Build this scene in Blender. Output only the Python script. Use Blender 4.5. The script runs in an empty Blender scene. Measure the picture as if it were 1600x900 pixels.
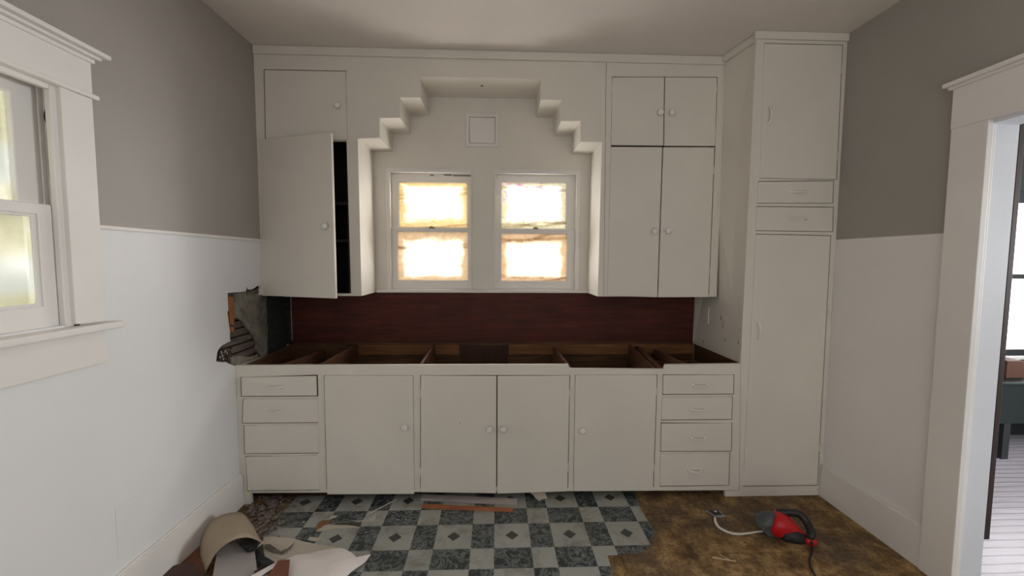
import bpy, bmesh, math, random
from mathutils import Vector, Matrix
from mathutils.geometry import tessellate_polygon
random.seed(7)
SC = bpy.context.scene
C = SC.collection

# ------------------------------------------------------------------ camera
F = 640.0; YAW = -0.0378; PITCH = 0.0675; ROLL = 0.0053; EYE = Vector((0, 0, 1.398))
_cy, _sy = math.cos(YAW), math.sin(YAW)
_r0 = Vector((_cy, _sy, 0)); _f0 = Vector((-_sy, _cy, 0))
_c, _s = math.cos(PITCH), math.sin(PITCH)
FW = _c * _f0 - Vector((0, 0, _s)); _up = _s * _f0 + Vector((0, 0, _c))
_c, _s = math.cos(ROLL), math.sin(ROLL)
RT = _c * _r0 + _s * _up; UP = -_s * _r0 + _c * _up
cam_d = bpy.data.cameras.new('camera'); cam = bpy.data.objects.new('camera', cam_d); C.objects.link(cam)
cam_d.sensor_width = 36; cam_d.lens = F / 1600 * 36; cam_d.clip_start = 0.02
M = Matrix.Identity(4)
for i in range(3):
    M[i][0] = RT[i]; M[i][1] = UP[i]; M[i][2] = -FW[i]; M[i][3] = EYE[i]
cam.matrix_world = M
SC.camera = cam
SC.view_settings.view_transform = 'Standard'; SC.view_settings.look = 'None'
SC.view_settings.gamma = 1; SC.view_settings.use_curve_mapping = False
SC.view_settings.exposure = 0.0

# ------------------------------------------------------------------ light
W = bpy.data.worlds.new('sky'); SC.world = W; W.use_nodes = True
# overcast sky beyond the windows; dimmer rooms behind the photographer
SKY, ROOM = 4.5, 0.98
_t = W.node_tree; _bg = _t.nodes['Background']; _bg.inputs[0].default_value = (1.0, 0.97, 0.93, 1)
_g = _t.nodes.new('ShaderNodeTexCoord'); _x = _t.nodes.new('ShaderNodeVectorMath'); _x.operation = 'DOT_PRODUCT'; _x.inputs[1].default_value = (.6, 1, 0); _t.links.new(_g.outputs['Generated'], _x.inputs[0])
_m = _t.nodes.new('ShaderNodeMapRange'); _m.inputs['From Min'].default_value = .3; _m.inputs['From Max'].default_value = .6
_m.inputs['To Min'].default_value = ROOM; _m.inputs['To Max'].default_value = SKY
_d = _t.nodes.new('ShaderNodeVectorMath'); _d.operation = 'DOT_PRODUCT'; _d.inputs[1].default_value = (-.6 * ROOM, 0, 0); _t.links.new(_g.outputs['Generated'], _d.inputs[0])  # added brightening of the world towards the left, lifts right-hand surfaces
_a = _t.nodes.new('ShaderNodeMath'); _a.inputs[1].default_value = ROOM; _t.links.new(_d.outputs['Value'], _a.inputs[0]); _t.links.new(_a.outputs[0], _m.inputs['To Min'])
_t.links.new(_x.outputs['Value'], _m.inputs['Value']); _t.links.new(_m.outputs[0], _bg.inputs[1])

def area(name, loc, rot, sx, sy, power, col):
    l = bpy.data.lights.new(name, 'AREA'); l.shape = 'RECTANGLE'; l.size = sx; l.size_y = sy
    l.energy = power; l.color = col
    o = bpy.data.objects.new(name, l); C.objects.link(o); o.location = loc; o.rotation_euler = rot
    return o
R90 = math.pi / 2
E_BACK, E_LEFT, E_NEXT, E_NEXTR = 54.0, 130.0, 260.0, 105.0
area('daylight_back_left', (-0.44, 3.25, 1.62), (-R90, 0, 0), 0.85, 1.05, E_BACK, (0.99, 0.98, 0.97))
area('daylight_back_right', (0.32, 3.25, 1.62), (-R90, 0, 0), 0.85, 1.05, E_BACK, (0.99, 0.98, 0.97))
area('daylight_left', (-2.1, 1.02, 1.56), (0, -R90, 0), 1.1, 0.95, E_LEFT, (0.97, 1.0, 0.94))
area('daylight_next_room', (4.1, 3.6, 1.35), (-R90, 0, 0), 1.6, 1.5, E_NEXT, (0.96, 0.98, 1.0))
area('daylight_next_side', (5.45, 0.85, 1.55), (0, R90, 0), 0.9, 1.0, E_NEXTR, (0.96, 0.98, 1.0))

# ------------------------------------------------------------------ pixel ray -> point on a plane of the room
def ray(x, y): return FW * F + RT * (x - 800) - UP * (y - 450)
def onY(x, y, Y): d = ray(x, y); return EYE + d * ((Y - EYE.y) / d.y)
def onX(x, y, X): d = ray(x, y); return EYE + d * ((X - EYE.x) / d.x)
def onZ(x, y, Z=0.0): d = ray(x, y); return EYE + d * ((Z - EYE.z) / d.z)

XL, XR, XT = -1.4525, 1.9545, 1.4314
DB, DU, DW = 2.302, 2.589, 2.902
ZC, ZT, ZU, ZS = 2.666, 0.8035, 1.170, 1.184
RAIL_L, RAIL_R = 1.513, 1.526

# ------------------------------------------------------------------ object helpers
def root_loc(o):
    while o.parent: o = o.parent
    return o.location.copy()
def link(name, me, mat, parent=None, smooth=False, bevel=0, origin=None):
    o = bpy.data.objects.new(name, me); C.objects.link(o)
    if parent is not None:
        me.transform(Matrix.Translation(-root_loc(parent))); o.parent = parent
    else:
        if origin is None:
            vs = [v.co for v in me.vertices]
            origin = Vector(((min(v.x for v in vs) + max(v.x for v in vs)) / 2, (min(v.y for v in vs) + max(v.y for v in vs)) / 2, min(v.z for v in vs)))
        me.transform(Matrix.Translation(-origin)); o.location = origin
    me.materials.append(mat)
    for p in me.polygons: p.use_smooth = smooth
    if bevel:
        m = o.modifiers.new('bevel', 'BEVEL'); m.width = bevel; m.segments = 2; m.limit_method = 'ANGLE'; m.angle_limit = math.radians(40)
    return o
def obj(name, bm, mat, parent=None, smooth=False, bevel=0):
    bmesh.ops.recalc_face_normals(bm, faces=bm.faces[:])
    me = bpy.data.meshes.new(name); bm.to_mesh(me); bm.free()
    return link(name, me, mat, parent, smooth, bevel)
def tag(o, label=None, cat=None, group=None, kind=None):
    if label: o['label'] = label
    if cat: o['category'] = cat
    if group: o['group'] = group
    if kind: o['kind'] = kind
    return o
def thing(name, loc, label, cat, group=None):
    o = bpy.data.objects.new(name, None); C.objects.link(o); o.location = loc; o.empty_display_size = 0.1
    return tag(o, label, cat, group)
def struct(name, bm, mat, bevel=0): return tag(obj(name, bm, mat, None, False, bevel), kind='structure')
def structroot(name, loc):
    o = bpy.data.objects.new(name, None); C.objects.link(o); o.location = loc; o['kind'] = 'structure'; return o

def box(bm, x0, x1, y0, y1, z0, z1):
    v = [bm.verts.new((x, y, z)) for x in (x0, x1) for y in (y0, y1) for z in (z0, z1)]
    for f in ((0, 1, 3, 2), (4, 6, 7, 5), (0, 4, 5, 1), (2, 3, 7, 6), (0, 2, 6, 4), (1, 5, 7, 3)): bm.faces.new([v[i] for i in f])
    return bm
def bx(*a): return box(bmesh.new(), *a)
def plate(bm, loops, d):
    """flat polygon with holes, extruded by vector d"""
    d = Vector(d); loops = [[Vector(p) for p in l] for l in loops]
    a = []; b = []
    for l in loops:
        a.append([bm.verts.new(p) for p in l]); b.append([bm.verts.new(p + d) for p in l])
    fa = [v for l in a for v in l]; fb = [v for l in b for v in l]
    for t in tessellate_polygon(loops):
        try:
            bm.faces.new([fa[i] for i in t]); bm.faces.new([fb[i] for i in reversed(t)])
        except ValueError: pass
    for la, lb in zip(a, b):
        n = len(la)
        for i in range(n): bm.faces.new([la[i], la[(i + 1) % n], lb[(i + 1) % n], lb[i]])
    return bm
def prism(pts, d, bm=None):
    bm = bm or bmesh.new(); d = Vector(d)
    a = [bm.verts.new(p) for p in pts]; b = [bm.verts.new(Vector(p) + d) for p in pts]; n = len(a)
    bm.faces.new(a); bm.faces.new(b[::-1])
    for i in range(n): bm.faces.new([a[i], a[(i + 1) % n], b[(i + 1) % n], b[i]])
    return bm
def loft(bm, secs, cap=True):
    rows = [[bm.verts.new(p) for p in s] for s in secs]; n = len(rows[0])
    for r, q in zip(rows, rows[1:]):
        for i in range(n): bm.faces.new([r[i], r[(i + 1) % n], q[(i + 1) % n], q[i]])
    if cap: bm.faces.new(rows[0][::-1]); bm.faces.new(rows[-1])
    return bm
def ring(c, u, v, ru, rv, n=20, e=1.0):
    out = []
    for i in range(n):
        a = 2 * math.pi * i / n; ca, sa = math.cos(a), math.sin(a)
        out.append(c + u * (ru * math.copysign(abs(ca) ** e, ca)) + v * (rv * math.copysign(abs(sa) ** e, sa)))
    return out
def tube(bm, pts, r, n=10, flat=1.0):
    pts = [Vector(p) for p in pts]; secs = []; pv = None
    for i, p in enumerate(pts):
        t = (pts[min(i + 1, len(pts) - 1)] - pts[max(i - 1, 0)]).normalized()
        if pv is None:
            ref = Vector((0, 0, 1)) if abs(t.z) < .9 else Vector((0, 1, 0)); u = t.cross(ref).normalized()
        else: u = (pv - t * pv.dot(t)).normalized()
        pv = u; v = t.cross(u)
        rr = r[i] if isinstance(r, (list, tuple)) else r
        secs.append(ring(p, u, v, rr, rr * flat, n))
    return loft(bm, secs)
def smoothpath(pts, k=6):
    pts = [Vector(p) for p in pts]; out = []
    for i in range(len(pts) - 1):
        p0 = pts[max(i - 1, 0)]; p1 = pts[i]; p2 = pts[i + 1]; p3 = pts[min(i + 2, len(pts) - 1)]
        for j in range(k):
            t = j / k
            out.append(0.5 * ((2 * p1) + (p2 - p0) * t + (2 * p0 - 5 * p1 + 4 * p2 - p3) * t * t + (3 * p1 - p0 - 3 * p2 + p3) * t ** 3))
    out.append(pts[-1]); return out
def lathe(bm, c, axis, prof, n=20):
    axis = Vector(axis).normalized(); ref = Vector((0, 0, 1)) if abs(axis.z) < .9 else Vector((1, 0, 0))
    u = axis.cross(ref).normalized(); v = axis.cross(u); c = Vector(c)
    return loft(bm, [ring(c + axis * h, u, v, r, r, n) for h, r in prof])

# ------------------------------------------------------------------ materials
def nt(name):
    m = bpy.data.materials.new(name); m.use_nodes = True; t = m.node_tree
    b = t.nodes['Principled BSDF']; return m, t, b
def N(t, typ, **k):
    n = t.nodes.new(typ)
    for a, v in k.items(): setattr(n, a, v)
    return n
def texco(t, scale=(1, 1, 1), space='Object'):
    tc = N(t, 'ShaderNodeTexCoord'); mp = N(t, 'ShaderNodeMapping'); mp.inputs['Scale'].default_value = scale
    t.links.new(tc.outputs[space], mp.inputs['Vector']); return mp.outputs[0]
def worldco(t, scale=(1, 1, 1)):
    g = N(t, 'ShaderNodeNewGeometry'); mp = N(t, 'ShaderNodeMapping'); mp.inputs['Scale'].default_value = scale
    t.links.new(g.outputs['Position'], mp.inputs['Vector']); return mp.outputs[0]
def noise(t, vec, sc, det=4, rough=.55, dist=0):
    n = N(t, 'ShaderNodeTexNoise'); n.inputs['Scale'].default_value = sc; n.inputs['Detail'].default_value = det
    n.inputs['Roughness'].default_value = rough; n.inputs['Distortion'].default_value = dist
    t.links.new(vec, n.inputs['Vector']); return n.outputs['Fac']
def ramp(t, fac, stops):
    r = N(t, 'ShaderNodeValToRGB'); e = r.color_ramp.elements
    while len(e) < len(stops): e.new(0.5)
    for el, (p, c) in zip(e, stops): el.position = p; el.color = (*c, 1) if len(c) == 3 else c
    t.links.new(fac, r.inputs[0]); return r.outputs[0]
def mix(t, fac, a, b, mode='MIX'):
    n = N(t, 'ShaderNodeMix', data_type='RGBA', blend_type=mode)
    for s, v in ((n.inputs[0], fac), (n.inputs[6], a), (n.inputs[7], b)):
        if isinstance(v, (int, float)): s.default_value = v
        elif isinstance(v, tuple): s.default_value = (*v, 1) if len(v) == 3 else v
        else: t.links.new(v, s)
    return n.outputs[2]
def math_(t, op, a, b=None, c=None):
    n = N(t, 'ShaderNodeMath', operation=op)
    for s, v in zip(n.inputs, (a, b, c)):
        if v is None: continue
        if isinstance(v, (int, float)): s.default_value = v
        else: t.links.new(v, s)
    return n.outputs[0]
def bump(t, b, h, strength=.3, dist=.002):
    n = N(t, 'ShaderNodeBump'); n.inputs['Strength'].default_value = strength; n.inputs['Distance'].default_value = dist
    t.links.new(h, n.inputs['Height']); t.links.new(n.outputs[0], b.inputs['Normal'])
def plain(name, col, rough=.6, var=.12, sc=8, bumpsc=0, bs=.2, stretch=(1, 1, 1), metallic=0, spec=.4):
    m, t, b = nt(name); v = texco(t, stretch)
    f = noise(t, v, sc, 5)
    lo = tuple(c * (1 - var) for c in col); hi = tuple(min(1, c * (1 + var)) for c in col)
    t.links.new(ramp(t, f, [(.3, lo), (.7, hi)]), b.inputs['Base Color'])
    b.inputs['Roughness'].default_value = rough; b.inputs['Metallic'].default_value = metallic
    b.inputs['Specular IOR Level'].default_value = spec
    if bumpsc: bump(t, b, noise(t, v, bumpsc, 3), bs)
    return m
def paint(name, col, rough=.5, var=.03):
    m, t, b = nt(name); v = worldco(t)
    f = noise(t, v, 2.5, 4); f2 = noise(t, v, 60, 2)
    lo = tuple(c * (1 - var) for c in col); hi = tuple(min(1, c * (1 + var)) for c in col)
    t.links.new(ramp(t, f, [(.35, lo), (.65, hi)]), b.inputs['Base Color'])
    b.inputs['Roughness'].default_value = rough; b.inputs['Specular IOR Level'].default_value = .35
    bump(t, b, f2, .25, .001); return m
def twotone(name, zline, white, grey):
    m, t, b = nt(name); v = worldco(t)
    sp = N(t, 'ShaderNodeSeparateXYZ'); t.links.new(v, sp.inputs[0])
    k = math_(t, 'GREATER_THAN', sp.outputs[2], zline)
    f = noise(t, v, 3, 4)
    w = ramp(t, f, [(.35, tuple(c * .97 for c in white)), (.65, white)]); g = ramp(t, f, [(.35, tuple(c * .96 for c in grey)), (.65, grey)])
    t.links.new(mix(t, k, w, g), b.inputs['Base Color'])
    b.inputs['Roughness'].default_value = .5; b.inputs['Specular IOR Level'].default_value = .35
    bump(t, b, noise(t, v, 45, 3), .3, .001); return m
def wood(name, dark, light, axis='X', rough=.55, sc=6, contrast=(.3, .7)):
    m, t, b = nt(name)
    st = {'X': (.6, 9, 9), 'Y': (9, .6, 9), 'Z': (9, 9, .6)}[axis]
    v = texco(t, st); f = noise(t, v, sc, 8, .65, .6)
    blot = noise(t, texco(t), 3, 4)
    c = ramp(t, f, [(contrast[0], dark), (contrast[1], light)])
    c = mix(t, .55, c, ramp(t, blot, [(.35, (.45, .42, .42)), (.65, (1, 1, 1))]), 'MULTIPLY')
    t.links.new(c, b.inputs['Base Color']); b.inputs['Roughness'].default_value = rough
    b.inputs['Specular IOR Level'].default_value = .3
    bump(t, b, f, .25, .002); return m

WHITE = paint('white_paint', (.74, .705, .64))
TRIMW = paint('white_trim_paint', (.78, .755, .73), .45)
WALL_L = twotone('left_wall_paint', RAIL_L, (.78, .78, .785), (.37, .345, .32))
WALL_R = twotone('right_wall_paint', RAIL_R, (.82, .80, .785), (.37, .35, .32))
CEIL = paint('ceiling_paint', (.76, .71, .66), .7)
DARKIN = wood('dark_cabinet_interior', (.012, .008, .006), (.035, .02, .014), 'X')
BROWN = wood('brown_interior_wood', (.05, .022, .010), (.15, .075, .034), 'X')
BROWNY = wood('brown_divider_wood', (.07, .028, .016), (.20, .10, .06), 'Y')
CLEAT = wood('orange_brown_cleat_wood', (.12, .045, .014), (.27, .125, .045), 'X')
REDBRD = wood('reddish_backsplash_wood', (.045, .0085, .005), (.125, .024, .015), 'X', .6, 5)
LATH = wood('old_lath_wood', (.10, .078, .066), (.27, .22, .19), 'Y')
ORANGE = wood('bare_orange_wood', (.36, .12, .04), (.60, .26, .10), 'Z')
ORANGEX = wood('bare_orange_strip_wood', (.32, .10, .045), (.55, .22, .10), 'X')
DIRT = plain('crumbly_brown_plaster', (.09, .062, .05), .95, .5, 30, 60, .8)
BLACK = plain('black_plastic', (.018, .018, .02), .4, .2, 20)

# ------------------------------------------------------------------ floor, ceiling, walls
def floor_mat():
    m, t, b = nt('old_adhesive_subfloor'); v = worldco(t)
    big = noise(t, v, 2.2, 6, .65, .4); fine = noise(t, v, 55, 6, .85); mid = noise(t, v, 9, 6, .7, .3)
    c = ramp(t, mid, [(.33, (.075, .045, .024)), (.5, (.24, .15, .068)), (.66, (.44, .30, .14))])
    c = mix(t, ramp(t, big, [(.47, (0, 0, 0)), (.62, (.8, .8, .8))]), c, (.115, .085, .066))
    c = mix(t, .65, c, ramp(t, fine, [(.36, (.25, .22, .2)), (.6, (1.35, 1.3, 1.2))]), 'MULTIPLY')
    br = N(t, 'ShaderNodeTexBrick'); br.offset = .5; br.inputs['Scale'].default_value = 1
    br.inputs['Brick Width'].default_value = .62; br.inputs['Row Height'].default_value = .31
    br.inputs['Mortar Size'].default_value = .006; br.inputs['Mortar Smooth'].default_value = .6
    br.inputs['Color1'].default_value = br.inputs['Color2'].default_value = (1, 1, 1, 1); br.inputs['Mortar'].default_value = (.45, .4, .38, 1)
    d = N(t, 'ShaderNodeVectorMath', operation='MULTIPLY_ADD'); nn = N(t, 'ShaderNodeTexNoise'); nn.inputs['Scale'].default_value = 6
    t.links.new(v, nn.inputs['Vector']); t.links.new(nn.outputs['Color'], d.inputs[0]); d.inputs[1].default_value = (.05, .05, 0); t.links.new(v, d.inputs[2])
    t.links.new(d.outputs[0], br.inputs['Vector'])
    c = mix(t, .42, c, br.outputs['Color'], 'MULTIPLY')
    t.links.new(c, b.inputs['Base Color']); b.inputs['Roughness'].default_value = .75
    b.inputs['Specular IOR Level'].default_value = .25
    bump(t, b, fine, .5, .003); return m
struct('floor', bx(XL - .15, XR + .06, -1.2, DW + .12, -.06, 0), floor_mat())
struct('ceiling', bx(XL - .15, XR + .13, -1.2, DW + .12, ZC, ZC + .08), CEIL)

# left wall: a plaster skin with a window hole and a torn hole, over a rough backing
WY0, WY1, WZ0, WZ1 = .56, 1.452, 1.172, 1.965
tear = [(408.6, 461), (408.6, 447), (405, 446.5), (401.6, 447), (397, 450.5), (392, 452.4), (388, 452), (386.5, 449.5), (384.5, 449), (384.8, 455.2), (375, 456.4), (365, 457.0), (355.7, 457.8), (356, 470),
        (357, 484), (355.2, 488), (356, 492), (358, 508), (359.6, 519), (359, 526), (360.5, 533), (354, 536), (347, 539.6), (342, 545), (340, 549), (338.5, 557), (338, 564.5), (346, 566), (353, 565.5), (358, 568.5), (364, 570.5), (369, 571.2)]
tear3 = [onX(x, y, XL) for x, y in tear]
tear3 += [Vector((XL, DW - .0006, ZT - .03)), Vector((XL, DW - .0006, ZU + .04)), Vector((XL, DU + .03, ZU + .04))]
tear3[-4].z = ZT - .005
outer = [(XL, -1.2, 0), (XL, DW, 0), (XL, DW, ZC), (XL, -1.2, ZC)]
win = [(XL, WY0, WZ0), (XL, WY0, WZ1), (XL, WY1, WZ1), (XL, WY1, WZ0)]
struct('wall_left', plate(bmesh.new(), [outer, win, tear3], (-.018, 0, 0)), WALL_L)
X2 = XL - .06
outer2 = [(X2, -1.2, 0), (X2, DW + .1, 0), (X2, DW + .1, ZC), (X2, -1.2, ZC)]
win2 = [(X2, WY0, WZ0), (X2, WY0, WZ1), (X2, WY1, WZ1), (X2, WY1, WZ0)]
tag(obj('wall_left_backing', plate(bmesh.new(), [outer2, win2], (-.08, 0, 0)), DIRT), kind='structure').name = 'wall_left.001'

# exposed plaster and lath inside the torn hole
lw = thing('exposed_wall_lath', (XL - .03, 2.5, .8), 'torn open patch of left wall with grey plaster and bare wooden lath', 'damaged wall')
def scratch_mat():
    m, t, b = nt('grey_green_scratch_plaster'); v = worldco(t)
    f = noise(t, v, 9, 8, .7, .5); f2 = noise(t, v, 40, 5, .7)
    c = ramp(t, f, [(.3, (.085, .075, .055)), (.5, (.21, .19, .15)), (.72, (.34, .32, .27))])
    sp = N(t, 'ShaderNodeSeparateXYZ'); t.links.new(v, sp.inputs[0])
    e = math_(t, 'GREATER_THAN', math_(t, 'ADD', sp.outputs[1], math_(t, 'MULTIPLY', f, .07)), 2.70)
    c = mix(t, e, c, ramp(t, f2, [(.35, (.016, .02, .016)), (.8, (.06, .07, .06))]))  # dark greenish back part, with the wall cabinet's shade painted in
    t.links.new(c, b.inputs['Base Color']); b.inputs['Roughness'].default_value = .95; bump(t, b, f, .9, .01); return m
px_pl = [(366, 458.5), (380, 457), (395, 454), (409, 450), (409, 461), (412, 461)]
pl = [onX(x, y, XL - .019) for x, y in px_pl] + [Vector((XL - .019, DW - .0006, ZU + .03)), Vector((XL - .019, DW - .0006, ZT - .03))]
pl += [onX(x, y, XL - .019) for x, y in [(412, 562), (400, 545), (402, 538), (397, 527), (392, 518), (386, 512), (383, 508), (381, 502), (376, 500), (371, 497), (366, 497)]]
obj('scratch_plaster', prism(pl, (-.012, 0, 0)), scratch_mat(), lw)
for i in range(10):
    z0 = ZT - .03 + i * .046
    a = onX(358, 530, XL - .034).y; L = [1.98, 2.02, 2.06, 2.07, 2.1, 2.1, 2.1, 2.12, 2.14, 2.16][i]
    bm = prism([Vector((XL - .034, a - .10 + .015 * random.random(), z0)), Vector((XL - .034, 2.86, z0)), Vector((XL - .034, 2.86, z0 + .037)), Vector((XL - .034, a - .10 + .02 * random.random(), z0 + .037))], (-.008, 0, 0))
    obj('lath', bm, LATH, lw, bevel=.001)
st = [onX(x, y, XL - .010) for x, y in [(356.5, 463), (365, 463.5), (366, 497), (366, 508), (360, 507)]]
obj('stud_edge', prism(st, (-.022, 0, 0)), ORANGE, lw, bevel=.001)
st = [onX(x, y, XL - .010) for x, y in [(360, 510.5), (366.5, 512), (365, 519), (360, 518)]]
obj('stud_edge', prism(st, (-.022, 0, 0)), ORANGE, lw, bevel=.001)
bm = bmesh.new()
for k in range(70):     # crumbly broken rim and lumps in the lower lobe
    if k < 40: x, y = random.uniform(341, 362), random.uniform(543, 566)
    else:
        q = tear[random.randrange(0, 14)]; x, y = q[0] + random.uniform(-1, 6), q[1] + random.uniform(1, 9)
    p = onX(x, y, XL - .022); r = random.uniform(.003, .009)
    mt = Matrix.Translation(p) @ Matrix.Rotation(random.random() * 3, 4, Vector((random.random(), random.random(), 1)).normalized()) @ Matrix.Diagonal((1, random.uniform(.6, 1.6), random.uniform(.5, 1.3), 1))
    bmesh.ops.create_icosphere(bm, subdivisions=1, radius=r, matrix=mt)
tag(obj('plaster_crumbs', bm, DIRT, lw), kind='stuff')
PALE = plain('pale_plaster_key', (.5, .47, .42), .9, .2, 30)
bm = bmesh.new()
for x, y, r in [(346, 551, .008), (347.5, 556, .007), (344, 558, .006), (352, 549, .006), (349, 561, .006), (355, 552, .005)]:
    bmesh.ops.create_icosphere(bm, subdivisions=1, radius=r, matrix=Matrix.Translation(onX(x, y, XL - .016)) @ Matrix.Diagonal((.5, .7, 1.3, 1)))
obj('plaster_key', bm, PALE, lw)
obj('corner_shade', bx(XL - .018, onY(456, 500, DW - .02).x - .008, DW - .006, DW - .001, ZT, ZU - .001), plain('black_corner_shade', (.02, .022, .018), .95, .4, 30), lw)  # black strip standing in for the shadow in the corner
bm = prism([onX(x, y, XL - .013) for x, y in [(360, 558), (372, 556), (392, 558), (402, 554), (404, 560), (385, 571), (372, 572), (362, 569)]], (-.012, 0, 0))
obj('ledge_plaster', bm, plain('dusty_plaster', (.27, .24, .2), .95, .4, 25, 50, .8), lw)

# left chair rail, baseboard
struct('trim_1', bx(XL, XL + .012, 1.54, DU - .002, RAIL_L - .008, RAIL_L + .006), TRIMW, .002)
bm = prism([Vector((XL, y, z)) for y, z in [(-1.2, 0), (DB - .002, 0), (DB - .002, .183), (-1.2, .183)]], (.02, 0, 0))
box(bm, XL, XL + .011, -1.2, DB - .002, .18, .19)
struct('baseboard_left', bm, TRIMW, .003)

a_, b_, c_ = onX(180, 796, XL), onX(212, 776, XL), onX(190, 866, XL)
struct('trim_5', bx(XL, XL + .002, a_.y, b_.y, a_.z - .002, a_.z + .002), WALL_L)
struct('trim_6', bx(XL, XL + .002, a_.y - .002, a_.y + .002, c_.z, a_.z - .002), WALL_L)

# right wall with doorway
DY0, DY1, DZ = .66, 1.597, 1.967
bm = plate(bmesh.new(), [[(XR, -1.2, 0), (XR, DY0, 0), (XR, DY0, DZ), (XR, DY1, DZ), (XR, DY1, 0), (XR, DW + .1, 0), (XR, DW + .1, ZC), (XR, -1.2, ZC)]], (.126, 0, 0))
struct('wall_right', bm, WALL_R)
bm = prism([Vector((XR, y, z)) for y, z in [(1.712, 0), (DB - .002, 0), (DB - .002, .19), (1.712, .195)]], (-.02, 0, 0))
box(bm, XR - .012, XR, 1.712, DB - .002, .19, .2)
struct('baseboard_right', bm, TRIMW, .003)
dr = structroot('door_1', (XR, 1.13, 0))
obj('side_casing', bx(XR - .025, XR + .0, 1.579, 1.712, 0, 1.962), TRIMW, dr, bevel=.002)
obj('side_casing', bx(XR - .025, XR + .0, DY0 - .13, DY0 + .018, 0, 1.962), TRIMW, dr, bevel=.002)
obj('head_casing', bx(XR - .027, XR + .0, DY0 - .14, 1.714, 1.962, 2.128), TRIMW, dr, bevel=.002)
bm = bx(XR - .055, XR, DY0 - .17, 1.735, 2.138, 2.156); box(bm, XR - .04, XR, DY0 - .16, 1.724, 2.126, 2.139)
obj('cornice_cap', bm, TRIMW, dr, bevel=.003)
JAMB = paint('bluish_white_jamb_paint', (.70, .725, .76))
obj('jamb', bx(XR + .0, XR + .124, DY1 - .004, DY1 + .002, 0, DZ), JAMB, dr)
bm = bx(XR, XR + .124, DY0, DY1 - .004, DZ - .02, DZ - .001)
obj('jamb', bm, JAMB, dr)
obj('door_stop', bx(XR + .0, XR + .018, DY1 - .012, DY1 - .003, 0, DZ - .02), TRIMW, dr, bevel=.002)
DKWOOD = wood('dark_stained_casing', (.02, .008, .005), (.06, .025, .016), 'Z')
obj('far_casing', bx(XR + .1265, XR + .15, DY1 - .004, DY1 + .11, .22, DZ + .1), DKWOOD, dr, bevel=.002)

# back wall with two window holes
def rectY(x0, y0, x1, y1, Y):
    a = onY((x0), (y0), Y); b = onY(x1, y1, Y); return a.x, b.x, b.z, a.z      # x0,x1,z0,z1
wl = rectY(608, 268, 736, 450, DW); wr = rectY(773, 270, 899, 450, DW)
WINZ0 = ZS + .004
def hole(r): return [(r[0], DW, WINZ0), (r[1], DW, WINZ0), (r[1], DW, r[3]), (r[0], DW, r[3])]
bm = plate(bmesh.new(), [[(XL - .06, DW, 0), (XR, DW, 0), (XR, DW, ZC), (XL - .06, DW, ZC)], hole(wl), hole(wr)], (0, .11, 0))
struct('wall_back', bm, WHITE)

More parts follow.
